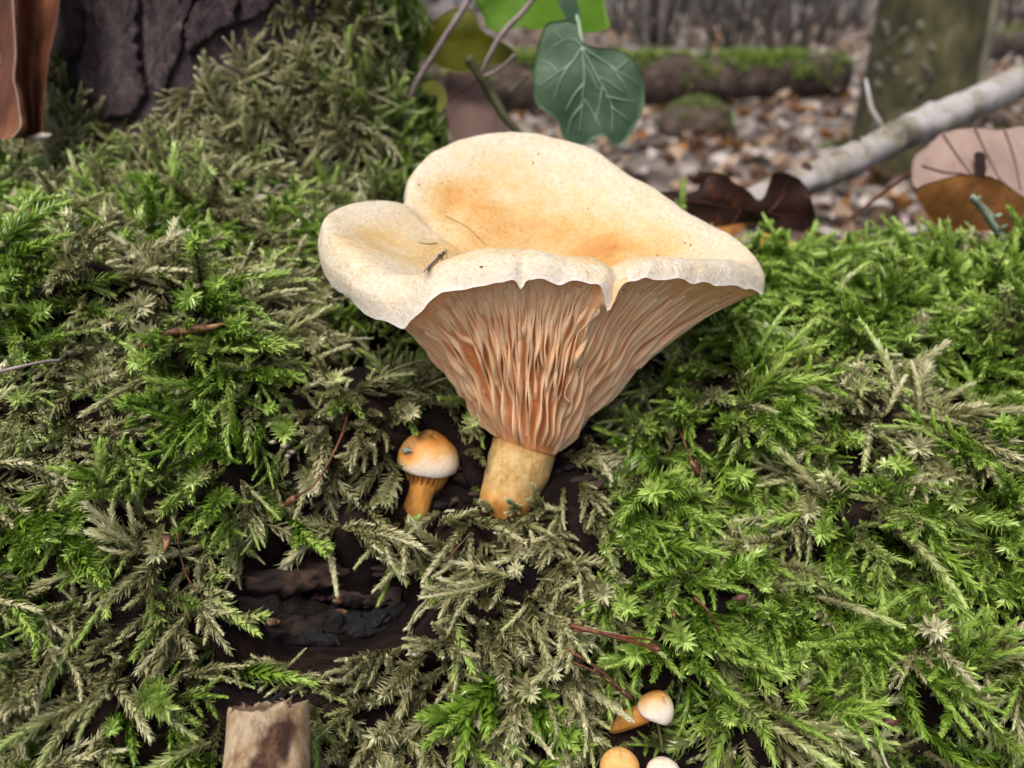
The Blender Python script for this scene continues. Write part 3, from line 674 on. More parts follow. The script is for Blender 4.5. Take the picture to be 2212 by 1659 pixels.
for _ in range(5200):                       # the moss runs on along the log to either side
    x = random.uniform(14, 38) * random.choice((-1, 1)); ph = math.radians(random.uniform(-95, 42)); p, n = log_pt(x, ph); ti = .5 + .8 * nz(p, .5, 2) + random.uniform(-.2, .2)
    d = norm(n * random.uniform(.2, 1) + np.array((random.gauss(0, .6), random.gauss(-.2, .5), random.gauss(-.4, .5))))
    if d @ n > .05: recs.append((p, tuple(frame(d, n + .01 * RT, random.uniform(-1, 1)).to_euler()), random.uniform(.8, 1.4), random.choice(FEA + PIN + STA), ti))
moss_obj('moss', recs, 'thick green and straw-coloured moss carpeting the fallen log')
print('moss shoots', len(recs))
recs = []
BARK = [(90, -80), (620, -80), (570, 25), (480, 95), (425, 165), (375, 225), (300, 265), (220, 258), (165, 200), (115, 110)]
for _ in range(13000):
    a = math.radians(random.uniform(-200, 20)); z = random.uniform(-6, 13)
    p = trunk_pt(a, z); n = norm((math.cos(a), math.sin(a), .35 * math.exp(-(z + 4) / 3)))
    X, Y, D = proj(p)
    if inpoly(X, Y, BARK) and random.random() < .99: continue
    cl = nz(p, .8, 21) + .5 * nz(p, 2.4, 23)
    if cl < -.05 and random.random() < .82: continue
    side = np.cross(n, (0, 0, 1)); az = random.gauss(0, 1.0); lift = random.uniform(.1, .7)
    dn = np.array((0, 0, -1.)) if random.random() < .75 else np.array((0, 0, 1.))
    d = norm((dn * math.cos(az) + side * math.sin(az)) * math.cos(lift) + n * math.sin(lift))
    if any(inpoly(*proj(p + d * f)[:2], BARK) for f in (.4, .9)) and random.random() < .85: continue
    edge = max(0, (X - 700) / 220)
    ti = .08 + .65 * min(1, edge) + .5 * nz(p, .8, 31) + random.uniform(-.15, .15)
    idx = random.choice(PIN + FEA + BRA[:1]) if ti < .55 else random.choice(STA + FEA + PIN)
    recs.append((p + n * (random.uniform(-.05, .2) + .45 * max(0, cl)), tuple(frame(d, n, random.uniform(-.8, .8)).to_euler()), random.uniform(.45, .9) * (1 + .35 * cl), idx, ti))
moss_obj('moss', recs, 'drab olive moss wrapped around the foot of the dark-barked tree')

#@@PART2
# ------------------------------------------------------------------ bits of the rotten hollow (pieces of the log)
def blob(c, ax, r3, seed=0, n=14, rough=.25, pointed=0.0):
    """lumpy ellipsoid, long axis ax"""
    ax = norm(ax); e1 = norm(np.cross(ax, (.2, .4, .9))); e2 = np.cross(ax, e1); v = []
    for i in range(n + 1):
        th = math.pi * i / n
        for k in range(n + 4):
            an = 2 * math.pi * k / (n + 4); q = math.sin(th) ** (1 + pointed)
            dv = ax * math.cos(th) * r3[0] + e1 * q * math.cos(an) * r3[1] + e2 * q * math.sin(an) * r3[2]
            v.append(np.asarray(c) + dv * (1 + rough * nz(dv / max(r3) * 1.3, 1.6, seed) + rough * .4 * nz(dv / max(r3), 5, seed)))
    m = n + 4
    f = [(i * m + k, i * m + (k + 1) % m, (i + 1) * m + (k + 1) % m, (i + 1) * m + k) for i in range(n) for k in range(m)]
    return v, f
def on_log(x, y, lift=0.0):
    h, n = log_hit(x, y); return h + n * lift, n
for (x0, y0, x1, y1, w, sd) in ((520, 1262, 720, 1250, .20, 1), (505, 1312, 700, 1318, .24, 2), (560, 1360, 760, 1352, .2, 3), (650, 1225, 830, 1228, .15, 4), (720, 1285, 870, 1292, .17, 5)):
    a, na = on_log(x0, y0, .02); b, nb = on_log(x1, y1, .04); L_ = b - a; wv = norm(np.cross(L_, na)); v = []    # flat ragged flake of wood
    for i in range(22):
        t = i / 21; q = a + L_ * t; wu = w * (.4 + .6 * math.sin(math.pi * (.1 + .8 * t))) * (1 + .5 * nz((t * 7, sd, 1))); wl = w * (.4 + .6 * math.sin(math.pi * (.1 + .8 * t))) * (1 + .5 * nz((t * 7, sd, 5)))
        for k in range(7):
            u = k / 6; off = -wl + (wu + wl) * u; edge = .10 if 0 < k < 6 else -.12
            v.append(q + wv * off + na * (edge + .07 * nz((t * 9, u * 5, sd), 1, 1) + .05 * nz((t * 3, u * 12, sd), 1, 2)))
    mk('wood_flake', v, grid_faces(22, 7), M['splinter'], LOG)
for (x, y, r, s_) in ((735, 1350, (.42, .22, .2), 1), (810, 1335, (.5, .2, .2), 2), (660, 1385, (.45, .16, .15), 3), (780, 1370, (.5, .14, .16), 5)):
    c, n = on_log(x, y, .06); mk('black_crust', *blob(c, RT + .35 * UP * (x > 750), r, s_, 40, .95), M['char'], LOG)
for (x, y, r) in ((748, 1308, .13), (742, 1275, .07), (565, 1352, .09)):
    c, n = on_log(x, y, .22); tag(mk('wood_chip', *blob(c, RT, (r, r * .7, r * .6), x, 8, .5), M['wood_chip'], origin=c), {748: 'tan wood chip lying on the black crust of the rotten hollow', 742: 'tiny pale wood chip in the shade of the rotten hollow', 565: 'brown wood chip on the lower lip of the rotten hollow'}[x], 'wood chip')

for k in range(46):                         # crumbs of rotten wood in the hollow and round the stems
    x, y = random.choice(((random.gauss(690, 90), random.gauss(1320, 45)), (random.gauss(700, 60), random.gauss(1470, 25)), (random.gauss(1000, 60), random.gauss(1070, 35)), (random.gauss(1270, 40), random.gauss(990, 40))))
    c, n = on_log(x, y, .02); r = random.uniform(.04, .12); mk('wood_crumb', *blob(c, RT + UP * random.uniform(-1, 1), (r * 1.5, r, r * .8), k, 7, .8), M[random.choice(('splinter', 'splinter', 'char', 'soil'))], LOG)
# ------------------------------------------------------------------ broken stick, bottom
hs, ns_ = log_hit(572, 1600); DS = float(hs @ FW) - 1.1
top = P(578, 1524, DS + .25); low_ = P(566, 1790, DS - .15); axs = norm(low_ - top); s1 = norm(RT - axs * (RT @ axs)); s2v = np.cross(axs, s1)
STK = thing('broken_stick', 'pale broken stick end with brown rot stuck among the moss', 'stick', low_)
v = []; NA = 40; NR = 34
for i in range(NR):
    t = i / (NR - 1); c = top + (low_ - top) * t
    for k in range(NA):
        an = 2 * math.pi * k / NA; r = .415 + .03 * t + .035 * math.cos(2 * an + .5) + .03 * math.cos(3 * an)
        r += .035 * nz((math.cos(an) * 5, math.sin(an) * 5, t * 1.5), 1, 3) + .02 * nz((math.cos(an) * 12, math.sin(an) * 12, t * 3), 1, 5)
        jag = (.07 * nz((math.cos(an) * 2.5, math.sin(an) * 2.5, 1), 1, 9) + .05 * nz((math.cos(an) * 9, math.sin(an) * 9, 1), 1, 9)) * max(0, 1 - t * 5)
        v.append(c + (s1 * math.cos(an) + s2v * math.sin(an)) * r * (.97 if i == 0 else 1) + axs * jag)
mk('stick_shaft', v, grid_faces(NR, NA) + [(a * NA + NA - 1, (a + 1) * NA + NA - 1, (a + 1) * NA, a * NA) for a in range(NR - 1)], M['wood_pale'], STK, attrs={'rot': [.95 * math.exp(-((X_ - 600 + (Y_ - 1600) * .5) / 42) ** 2 - max(0, (1570 - Y_) / 30)) + .1 for X_, Y_, _q in (proj(q) for q in v)]})
ev = []
for s in np.linspace(.0, 1, 9):
    for k in range(NA):
        q = v[k]; p = top + (q - top) * s; ev.append(p + axs * (.02 * (1 - s ** 4) + .05 * (1 - s ** 6) * nz(p, 5, 2)))
mk('broken_end', ev, grid_faces(9, NA) + [(a * NA + NA - 1, (a + 1) * NA + NA - 1, (a + 1) * NA, a * NA) for a in range(8)], M['wood_end'], STK)
for k in range(9):
    an = random.uniform(0, 6.28); q = top + (s1 * math.cos(an) + s2v * math.sin(an)) * random.uniform(.22, .38); L_ = random.uniform(.03, .10)
    mk('fibre', *tube([q + axs * .1, q - axs * L_ * .5, q - axs * L_ + s1 * random.uniform(-.08, .08)], [.03, .02, .005], 5), M['wood_end'], STK)

# ------------------------------------------------------------------ moss stalks with capsules, twigs, flecks
def stalk(name, label, pts, r, lift, capsule=None, mat='stalk', group=None):
    pp = []
    for i, (x, y) in enumerate(pts):
        h, n = log_hit(x, y); pp.append(pdir(x, y) * (float(h @ FW) - (lift[i] if hasattr(lift, '__len__') else lift)))
    pp = catmull(pp, 18)
    if capsule is None: return tag(mk(name, *tube(pp, np.linspace(r, r * .6, 18), 7, jit=.3), M[mat], origin=pp[0]), label, 'twig' if 'twig' in name else 'stalk', group)
    root = thing(name, label, 'moss stalk', pp[0], group); mk('stalk', *tube(pp, np.linspace(r, r * .7, 18), 7, jit=.2), M[mat], root)
    d = norm(pp[-1] - pp[-3]); mk('capsule', *blob(pp[-1] + d * capsule * .7, d + RT * .2 - UP * .1, (capsule, capsule * .45, capsule * .45), 3, 12, .08, .3), M['capsule'], root)
    return root
stalk('moss_stalk', 'long red moss stalk with a dark capsule left of the small mushroom', [(752, 880), (742, 930), (715, 990), (680, 1045), (640, 1074)], .022, [.3, .7, .9, .95, .9], .13)
stalk('moss_stalk', 'thick brown moss stalk with a yellowish capsule right of the lowest sprigs', [(1232, 1350), (1275, 1362), (1330, 1376), (1402, 1396)], .035, [.9, 1.0, 1.1, 1.2], .12)
stalk('moss_stalk', 'thin brown stalk lying along the thick capsule-tipped stalk', [(1238, 1362), (1300, 1366), (1360, 1376), (1410, 1383)], .02, [.95, 1.05, 1.1, 1.15])
stalk('moss_stalk', 'brown moss stalk with a dark capsule touching the tiny mushroom', [(1222, 1402), (1262, 1424), (1305, 1455), (1345, 1492)], .024, [.8, .95, 1.05, 1.1], .10)
stalk('moss_stalk', 'fine brown stalk slanting beneath the dark capsule above the tiny mushroom', [(1230, 1428), (1275, 1446), (1310, 1470), (1340, 1494)], .016, [.8, .95, 1.0, 1.05])
stalk('moss_stalk', 'short moss stalk with a dark red capsule right of the large stem', [(1464, 918), (1474, 945), (1486, 975), (1496, 998)], .018, [.5, .8, .85, .85], .13)
stalk('moss_stalk', 'reddish bare stalk in the straw moss left of the hollow', [(382, 1150), (390, 1200), (402, 1240), (420, 1275)], .016, .8)
stalk('moss_stalk', 'thin brown stalk hanging in green moss right of the capsules', [(1500, 1290), (1530, 1320), (1550, 1355), (1556, 1380)], .018, .85)
stalk('twig', 'short grey twig at the left edge of the moss', [(-40, 812), (30, 795), (90, 782), (130, 778)], .03, .8, mat='stem_grey')
stalk('twig', 'reddish straight twig rising under the small mushroom', [(962, 1215), (990, 1180), (1020, 1150)], .018, .7)
stalk('twig', 'dark thread-like twig dangling below the tiny white-topped mushroom', [(1420, 1558), (1426, 1590), (1432, 1625)], .035, [.5, .45, .4], mat='stem_dark')
def bud(x, y, ax, r, lift, label, mat='debris_dark'):
    h, n = log_hit(x, y); c = pdir(x, y) * (float(h @ FW) - lift); tag(mk('bud_scale', *blob(c, ax, (r, r * .42, r * .42), x, 12, .22, .5), M[mat], origin=c), label, 'bud scale')
bud(1137, 1180, UP + .1 * RT, .14, .7, 'dark red bud scale in straw moss below the large stem')
bud(1505, 1012, UP - .2 * RT, .15, .75, 'dark red bud scale hanging under the capsule stalk')
bud(1785, 868, UP * .8 + RT * .6, .12, .8, 'pinkish brown bud scale in green moss right of the gills')
bud(2022, 1338, UP + .2 * RT, .14, .7, 'dark brown bud scale among vivid green fronds')
bud(1455, 1325, UP - .2 * RT, .06, .9, 'orange-tipped bud scale above the yellowish capsule', 'capsule')
bud(1600, 1290, RT + UP * .3, .12, .7, 'brown bud scale beside the hanging brown stalk')
bud(1920, 1560, RT + UP * .3, .16, .7, 'wine-coloured bud scale low in the green moss')
def chip(x, y, x2, y2, w, lift, mat, label, cat, name):
    a, n = log_hit(x, y); b, n2_ = log_hit(x2, y2); pa = pdir(x, y) * (float(a @ FW) - lift); pb = pdir(x2, y2) * (float(b @ FW) - lift)
    c = (pa + pb) / 2; L_ = norm(pb - pa); wv = norm(np.cross(L_, FW)); nn = np.cross(L_, wv); v = []; n_ = 16
    for i in range(n_):
        t = i / (n_ - 1); q = pa + (pb - pa) * t + nn * .12 * math.sin(t * 3.0) + wv * .06 * math.sin(t * 5)
        ww = w * (math.sin(math.pi * min(1, .06 + t * .9)) ** .6) * (1 + .35 * nz(q, 4, 1))
        v += [q - wv * ww - nn * .05, q - wv * ww * .3 + nn * .02, q + wv * ww * .4 + nn * .035, q + wv * ww - nn * .05, q + wv * ww * .4 + nn * .005, q - wv * ww * .3 - nn * .01]
    f = [(i * 6 + k, i * 6 + (k + 1) % 6, (i + 1) * 6 + (k + 1) % 6, (i + 1) * 6 + k) for i in range(n_ - 1) for k in range(6)] + [tuple(range(6))[::-1], tuple((n_ - 1) * 6 + k for k in range(6))]
    tag(mk(name, v, f, M[mat], origin=c), label, cat)
chip(305, 752, 492, 690, .075, 1.1, 'sliver', 'brown sliver of dead leaf lying across the moss', 'leaf sliver', 'leaf_sliver')
chip(548, 428, 606, 448, .12, .8, 'debris_white', 'greyish white flake on moss left of the cap lobe', 'flake', 'pale_flake')
chip(575, 470, 600, 482, .09, .8, 'debris_white', 'small round pale flake below the greyish white one', 'flake', 'pale_flake')
chip(590, 420, 622, 402, .035, .85, 'debris_white', 'thin white splinter sticking up from the greyish flake', 'splinter', 'pale_splinter')
chip(1876, 1605, 1930, 1655, .045, .8, 'debris_white', 'straw-coloured dry grass scrap at the foot of the green moss', 'grass scrap', 'grass_scrap')
for k, (x, y, r) in enumerate(((585, 962, .06), (600, 972, .05), (570, 975, .045), (592, 984, .04))):
    c, n = on_log(x, y, .5); tag(mk('pale_crumb', *blob(c, RT, (r, r * .8, r * .7), k, 8, .6), M['debris_white'], origin=c), 'pale rotten-wood crumb in the moss left of the long red stalk', 'crumb', 'pale crumbs by the red stalk')
chip(905, 1390, 890, 1402, .05, .8, 'debris_white', 'tiny white crumb right of the rotten hollow', 'crumb', 'pale_crumb')
chip(345, 1160, 372, 1182, .09, .85, 'sliver', 'yellowish dry leaf scrap above the straw moss', 'leaf scrap', 'leaf_scrap')

# ------------------------------------------------------------------ prominent single moss sprigs
MOSSM = {t: moss_mat('moss_sprig', t) for t in (.1, .45, .9)}
def sprig(x, y, x2, y2, lift, sc, tint, label, br=4, seed=0, leaf=.22, wid=.115, nl=120, ang=48):
    h, n = log_hit(x, y); a = h + n * .15; h2_, _n = log_hit(x2, y2); b = pdir(x2, y2) * (float(h2_ @ FW) - lift); L_ = np.linalg.norm(b - a)
    v, f, t, l = shoot(L_, nl, leaf * sc, wid * sc, ang, .3, .45, br, seed=seed)
    end = v[np.argmax(v[:, 2])]; R0 = np.array(frame(b - a, n, 0)); w = v @ R0.T + a
    o = mk('moss_sprig', w, f, MOSSM[tint], origin=a, smooth=False, attrs={'tip': t, 'lf': l}); tag(o, label, 'moss sprig')
sprig(1120, 1440, 965, 1610, .95, 1.35, .9, 'broad bright green sprig reaching towards the broken stick', 6, 41, .26, .13)
sprig(1130, 1500, 1230, 1600, .9, 1.3, .9, 'bright green sprig beside the two button mushrooms', 5, 42, .26, .13)
sprig(905, 1165, 920, 1300, .8, 1.15, .45, 'upright pale green sprig right of the rotten hollow', 0, 43, .25, .12, 110, 42)
sprig(960, 1290, 1010, 1400, .8, 1.1, .45, 'drooping green sprig between hollow and brown stalks', 2, 44, .24, .12)
sprig(720, 1150, 735, 1280, .6, 1.0, .1, 'grey-green braided sprig hanging into the rotten hollow', 0, 45, .18, .12, 170, 34)
sprig(800, 1080, 815, 1085, .9, .9, .1, 'pale straw sprig left of the small mushroom stem', 0, 46, .2, .11)
sprig(430, 1240, 535, 1370, .7, 1.1, .45, 'pale-edged green sprig on the left lip of the hollow', 3, 47, .25, .12)
sprig(610, 1120, 690, 1180, .8, 1.1, .9, 'green tuft hanging above the rotten hollow', 3, 48, .22, .12)
sprig(2060, 1390, 1735, 1415, 1.0, 1.15, .9, 'long braided green frond lying across the moss on the right', 3, 49, .17, .13, 190, 40)
sprig(1930, 1400, 2090, 1560, 1.0, 1.15, .9, 'braided green frond slanting down on the right', 2, 50, .17, .13, 170, 40)
sprig(1640, 1180, 1700, 1440, .9, 1.1, .9, 'narrow upright green frond right of the capsules', 0, 51, .22, .11)
sprig(1320, 1150, 1310, 1310, .85, 1.15, .45, 'wide green sprig hanging above the thick brown stalk', 2, 52, .24, .13)
sprig(1230, 1440, 1350, 1560, .9, 1.05, .1, 'flat olive sprig crossing in front of the tiny mushroom', 0, 53, .2, .13, 170, 30)
sprig(960, 1120, 880, 1140, .6, .9, .1, 'straw braided sprig under the foot of the small mushroom', 0, 54, .2, .12, 150, 40)
sprig(1120, 1110, 1105, 1075, .75, .75, .1, 'pale sprig standing against the foot of the large stem', 1, 55, .2, .1)
sprig(1180, 1120, 1150, 1060, .8, .8, .1, 'short straw sprig on the right flank of the large stem foot', 1, 61, .2, .1)
sprig(1060, 1125, 1040, 1080, .6, .75, .1, 'short straw sprig on the left flank of the large stem foot', 1, 62, .2, .1)
sprig(960, 1150, 1020, 1095, .7, .8, .1, 'pale sprig lying between the two mushroom feet', 2, 63, .2, .1)
sprig(860, 1160, 905, 1120, .6, .8, .45, 'greenish sprig wrapped in front of the small mushroom foot', 1, 64, .2, .1)
sprig(520, 1000, 500, 860, .9, 1.0, .9, 'upright green sprig left of the long red stalk', 0, 56, .2, .1, 130, 40)
sprig(390, 890, 285, 850, .8, 1.1, .9, 'bushy green sprig over the dark gap on the left', 3, 57, .24, .11)
sprig(590, 780, 480, 860, .8, 1.0, .45, 'pale branching sprig below the brown leaf sliver', 3, 58, .22, .11)
sprig(240, 1150, 190, 990, .9, 1.2, .45, 'tall yellowish sprig on the far left of the moss', 0, 59, .28, .12)
sprig(500, 560, 450, 470, .7, 1.0, .45, 'feathery yellowish sprig left of the cap lobe', 0, 60, .26, .10)

# ------------------------------------------------------------------ fly on the cap
def cap_hit(x, y):
    h = cap_bvh.ray_cast(Vector((0, 0, 0)), Vector(pdir(x, y)).normalized()); n = np.array(h[1]); return np.array(h[0]), n * (1 if n @ pdir(x, y) < 0 else -1)
fa, nf = cap_hit(930, 591); fb, _ = cap_hit(967, 550); fc = (fa + fb) / 2
FLY = thing('fly', 'small dark fly sitting on the front lip of the cap', 'fly', fc); fd = norm(fb - fa); fs = norm(np.cross(fd, nf)); fl = np.linalg.norm(fb - fa)
mk('abdomen', *blob(fc - fd * fl * .18 + nf * .07, fd, (fl * .34, .035, .035), 1, 12, .03, .2), M['fly'], FLY)
mk('thorax', *blob(fc + fd * fl * .17 + nf * .08, fd, (.055, .042, .045), 2, 10, .03), M['fly'], FLY)
mk('head', *blob(fc + fd * fl * .40 + nf * .07, fd, (.032, .036, .034), 3, 10, .02), M['fly'], FLY)
for sgn in (-1, 1):
    v = []
    for i in range(8):
        t = i / 7; c = fc + fd * fl * (.22 - .8 * t) + nf * (.125 - .02 * t) + fs * sgn * (.012 + .02 * t); w = .07 * math.sin(math.pi * (.08 + .86 * t)) ** .7
        v += [c - fs * w, c + nf * .006, c + fs * w]
    mk('wing', v, grid_faces(8, 3), M['fly_wing'], FLY)
    for k, (a, b_) in enumerate(((.28, .28), (.14, .02), (.02, -.3))):
        p0 = fc + fd * fl * a + nf * .05 + fs * sgn * .03; p1 = p0 + fs * sgn * .08 + nf * .04 + fd * (b_ - a) * fl * .4; p2 = fc + fd * fl * b_ * 1.15 + fs * sgn * .17
        q, nq = cap_bvh.find_nearest(Vector(p2))[:2]; mk('leg', *tube(catmull([p0, p1, p1 * .4 + np.array(q) * .6 + nf * .01, np.array(q)], 10), .0065, 5), M['fly_leg'], FLY)
# grass-like scratch fibres and dirt specks on the cap
for k, (x, y) in enumerate(((1163, 333), (1152, 352), (1480, 525), (1492, 530), (1040, 577), (1420, 552), (905, 400), (1270, 452))):
    h, n = cap_hit(x, y); tag(mk('dirt_speck', *blob(h + n * .008, RT, (.022, .014, .012), k, 6, .3), M['debris_dark'], origin=h), 'dark dirt speck on the cream cap of the large mushroom', 'dirt speck', 'dirt specks on the large cap')
for x0, y0, x1, y1, x2, y2, lb in ((962, 466, 1010, 492, 1048, 528, 'fine brown dry fibre lying in the crease of the cap'), (905, 524, 925, 528, 945, 526, 'short dry fibre on the cap lobe near the fly')):
    pp = catmull([cap_hit(a, b)[0] + cap_hit(a, b)[1] * .012 for a, b in ((x0, y0), (x1, y1), (x2, y2))], 14)
    pp = np.array([np.array(cap_bvh.find_nearest(Vector(q))[0]) + nf * .01 for q in pp]); tag(mk('dry_fibre', *tube(pp, .006, 5, jit=.4), M['sliver'], origin=pp[0]), lb, 'fibre')

# ------------------------------------------------------------------ leaves drawn from an outline at a given depth
def outline_leaf(name, outl, ctr_, d, m, parent=None, n=64, tilt=(0, 0), cup=.15, wav=.08, seed=1, thick=.02):
    o_ = catmull(outl, n, True); o_ = o_ + np.array([(2.2 * nz((q[0] * .07, q[1] * .07, seed)) + 1.6 * nz((q[0] * .23, q[1] * .23, seed)), 2.2 * nz((q[0] * .07, q[1] * .07, seed + 5.5)) + 1.6 * nz((q[0] * .23, q[1] * .23, seed + 5.5))) for q in o_]); c = np.array(ctr_, float); v = []; rings = (0.02, .2, .4, .6, .8, .93, 1.0); sc = d / 1106 * HF
    for side in (0, 1):
        for s in rings:
            for q in o_:
                x, y = c + (q - c) * s; dx, dy = (x - c[0]) * sc, (y - c[1]) * sc; r2 = dx * dx + dy * dy
                dd = d + tilt[0] * dx + tilt[1] * dy + cup * r2 * .3 + wav * nz((dx * 1.2, dy * 1.2, seed), 1, seed) + (thick if side else 0)
                v.append(P(x, y, dd))
    R_ = len(rings); f = []
    for side in (0, 1):
        b = side * R_ * n
        for i in range(R_ - 1):
            for k in range(n):
                q = (b + i * n + k, b + i * n + (k + 1) % n, b + (i + 1) * n + (k + 1) % n, b + (i + 1) * n + k); f.append(q if side else q[::-1])
        f.append(tuple(b + k for k in range(n)) if not side else tuple(b + k for k in range(n))[::-1])
    e = (R_ - 1) * n; f += [(e + k, e + (k + 1) % n, R_ * n + e + (k + 1) % n, R_ * n + e + k) for k in range(n)]
    ob = mk(name, v, f, m, parent)
    def at(x, y, lift=.012):
        dx, dy = (x - c[0]) * sc, (y - c[1]) * sc
        return P(x, y, d + tilt[0] * dx + tilt[1] * dy + cup * (dx * dx + dy * dy) * .3 + wav * nz((dx * 1.2, dy * 1.2, seed), 1, seed) - lift)
    return ob, at
def veins(at, lines, r, m, parent, name='vein'):
    for ln in lines:
        p2 = catmull([(a, b, 0) for a, b in ln], 14); pp = [at(a, b) for a, b, _ in p2]; mk(name, *tube(pp, np.linspace(r, r * .4, 14), 6), m, parent)
IVY = thing('ivy_plant', 'ivy sprig with dark and lime green leaves beside the mossy tree foot', 'ivy', P(1118, 290, 21))
lf1, at1 = outline_leaf('leaf', [(1177, 56), (1209, 44), (1239, 49), (1254, 85), (1287, 102), (1335, 107), (1373, 134), (1394, 190), (1385, 247), (1356, 300), (1335, 321), (1317, 303), (1299, 294), (1254, 320), (1219, 303), (1201, 259), (1159, 226), (1153, 178), (1156, 119)], (1257, 150), 18.5, M['ivy_dark'], IVY, 84, (.15, .2), .2, .14, 3)
veins(at1, [[(1257, 101), (1235, 135), (1200, 160), (1163, 188)], [(1257, 101), (1262, 160), (1258, 215), (1252, 290)], [(1257, 101), (1290, 165), (1320, 225), (1322, 290)], [(1257, 101), (1300, 130), (1345, 160), (1385, 185)], [(1257, 101), (1240, 85), (1218, 88), (1195, 100)],
            [(1262, 215), (1285, 250), (1300, 280)], [(1259, 225), (1235, 255), (1225, 290)], [(1310, 208), (1340, 215), (1370, 220)], [(1230, 138), (1210, 175), (1195, 220)], [(1330, 150), (1345, 140), (1355, 128)], [(1261, 140), (1280, 165), (1292, 195)], [(1262, 180), (1240, 205), (1222, 240)], [(1290, 165), (1318, 178), (1345, 200)], [(1300, 190), (1295, 225), (1285, 262)], [(1320, 230), (1345, 250), (1362, 262)], [(1205, 157), (1190, 140), (1172, 132)], [(1320, 142), (1345, 178), (1362, 210)], [(1218, 88), (1205, 75), (1196, 65)]], .02, M['vein_ivy'], lf1)
lf2, at2 = outline_leaf('leaf', [(1028, -50), (1028, 0), (1043, 33), (1055, 60), (1085, 71), (1120, 58), (1165, 64), (1207, 45), (1240, 39), (1245, 60), (1269, 71), (1311, 62), (1317, 50), (1305, 0), (1310, -60), (1180, -110)], (1180, -20), 21.0, M['ivy_lime'], IVY, 70, (.2, -.3), .1, .12, 5)
lf3, at3 = outline_leaf('leaf', [(876, 80), (921, 60), (966, 24), (1007, 18), (1028, 33), (1043, 68), (1109, 107), (1100, 134), (1061, 143), (1016, 155), (984, 158), (942, 140), (921, 119), (894, 101)], (990, 90), 22.5, M['ivy_olive'], IVY, 60, (-.2, .3), .1, .12, 6)
lf4, at4 = outline_leaf('leaf', [(912, 182), (930, 174), (954, 184), (966, 208), (957, 241), (945, 238), (944, 208), (924, 205), (912, 193)], (947, 195), 21.5, M['ivy_olive'], IVY, 40, (0, .1), .1, .05, 7)
outline_leaf('leaf', [(1195, -60), (1228, -40), (1250, 10), (1252, 45), (1236, 58), (1218, 30), (1200, -10)], (1225, 0), 18.8, M['ivy_dark'], IVY, 40, (.5, .1), .1, .05, 8)
for pts, r, mt in (([(1090, -150, 20), (1012, 0, 20.2), (955, 90, 20.6), (898, 182, 21.2), (885, 230, 21.6)], .085, 'stem_grey'), ([(1230, -140, 19.4), (1150, 0, 19.7), (1091, 66, 20), (1055, 125, 20.3), (1043, 155, 20.5)], .075, 'stem_grey'),
                   ([(1112, 119, 20), (1091, 140, 20.2), (1064, 157, 20.4), (1045, 165, 20.5)], .05, 'stem_grey'), ([(1011, 123, 20.2), (1037, 167, 20.5), (1061, 202, 20.8), (1091, 253, 21), (1122, 292, 21.2), (1150, 350, 22)], .125, 'stem_dark'),
                   ([(1035, 170, 20.5), (1000, 195, 20.9), (968, 216, 21.3)], .03, 'stalk'), ([(1100, 200, 21), (1120, 180, 21.2), (1140, 165, 21.5)], .05, 'stem_dark'), ([(1257, 101, 18.5), (1250, 50, 18.9), (1232, 0, 19.2), (1215, -80, 19.4)], .05, 'vein_ivy')):
    mk('stem', *tube(catmull([P(*q) for q in pts], 22), np.linspace(r, r * .8, 22), 9, jit=.3), M[mt], IVY)
def dead_leaf(label, base, group=None): return thing('dead_leaf', label, 'dead leaf', base, group)
q = dead_leaf('dull brown dead leaf standing behind the ivy stems', P(1030, 300, 23.5))
outline_leaf('blade', [(966, 160), (1031, 155), (1049, 208), (1085, 253), (1100, 300), (1046, 330), (990, 320), (962, 238)], (1020, 240), 23.5, pmat('mauve_dead_leaf', [(.3, (.10, .055, .045)), (.7, (.2, .13, .11))], .6, rough=.7, bdist=.02), q, 50, (.1, -.3), .3, .15, 9)
q = dead_leaf('dark brown lobed dead leaf standing on edge behind the cap', P(1700, 505, 23))
b_, ato = outline_leaf('blade', [(1403, 420), (1451, 413), (1502, 414), (1522, 380), (1540, 372), (1560, 376), (1590, 396), (1620, 414), (1639, 434), (1655, 414), (1669, 378), (1689, 374), (1719, 382), (1745, 410), (1760, 456), (1761, 494), (1749, 503), (1709, 499), (1679, 506), (1649, 505), (1637, 484), (1610, 482), (1570, 488), (1530, 490), (1490, 476), (1461, 456), (1437, 432)], (1640, 458), 22.5, M['dark_leaf'], q, 90, (.3, .3), .12, .3, 4)
veins(ato, [[(1420, 424), (1530, 440), (1640, 458), (1740, 470)], [(1560, 445), (1550, 410), (1545, 385)], [(1660, 460), (1690, 425), (1700, 390)], [(1600, 452), (1590, 470), (1580, 482)], [(1680, 462), (1700, 480), (1715, 492)]], .022, M['debris_dark'], b_)
mk('stalk', *tube(catmull([P(1745, 498, 22.3), P(1775, 510, 21.6), P(1805, 524, 21), P(1835, 546, 20.4)], 14), .07, 8), M['stalk'], q)
q = dead_leaf('curled dead leaf with pale underside and rusty face on the right of the log', P(2120, 500, 21))
b1, atp = outline_leaf('leaf_underside', [(1978, 407), (1972, 344), (1997, 320), (2037, 287), (2106, 275), (2167, 279), (2260, 268), (2330, 330), (2330, 420), (2270, 440), (2212, 427), (2158, 389), (2106, 381), (2053, 385)], (2110, 335), 21.0, M['leaf_pale'], q, 70, (.15, -.35), .15, .1, 11)
veins(atp, [[(2037, 290), (2070, 340), (2100, 378)], [(2106, 278), (2130, 330), (2160, 388)], [(2170, 282), (2190, 340), (2205, 410)], [(1990, 358), (2040, 372), (2100, 380), (2200, 420)], [(2240, 275), (2250, 340), (2255, 420)]], .04, M['vein_dark'], b1)
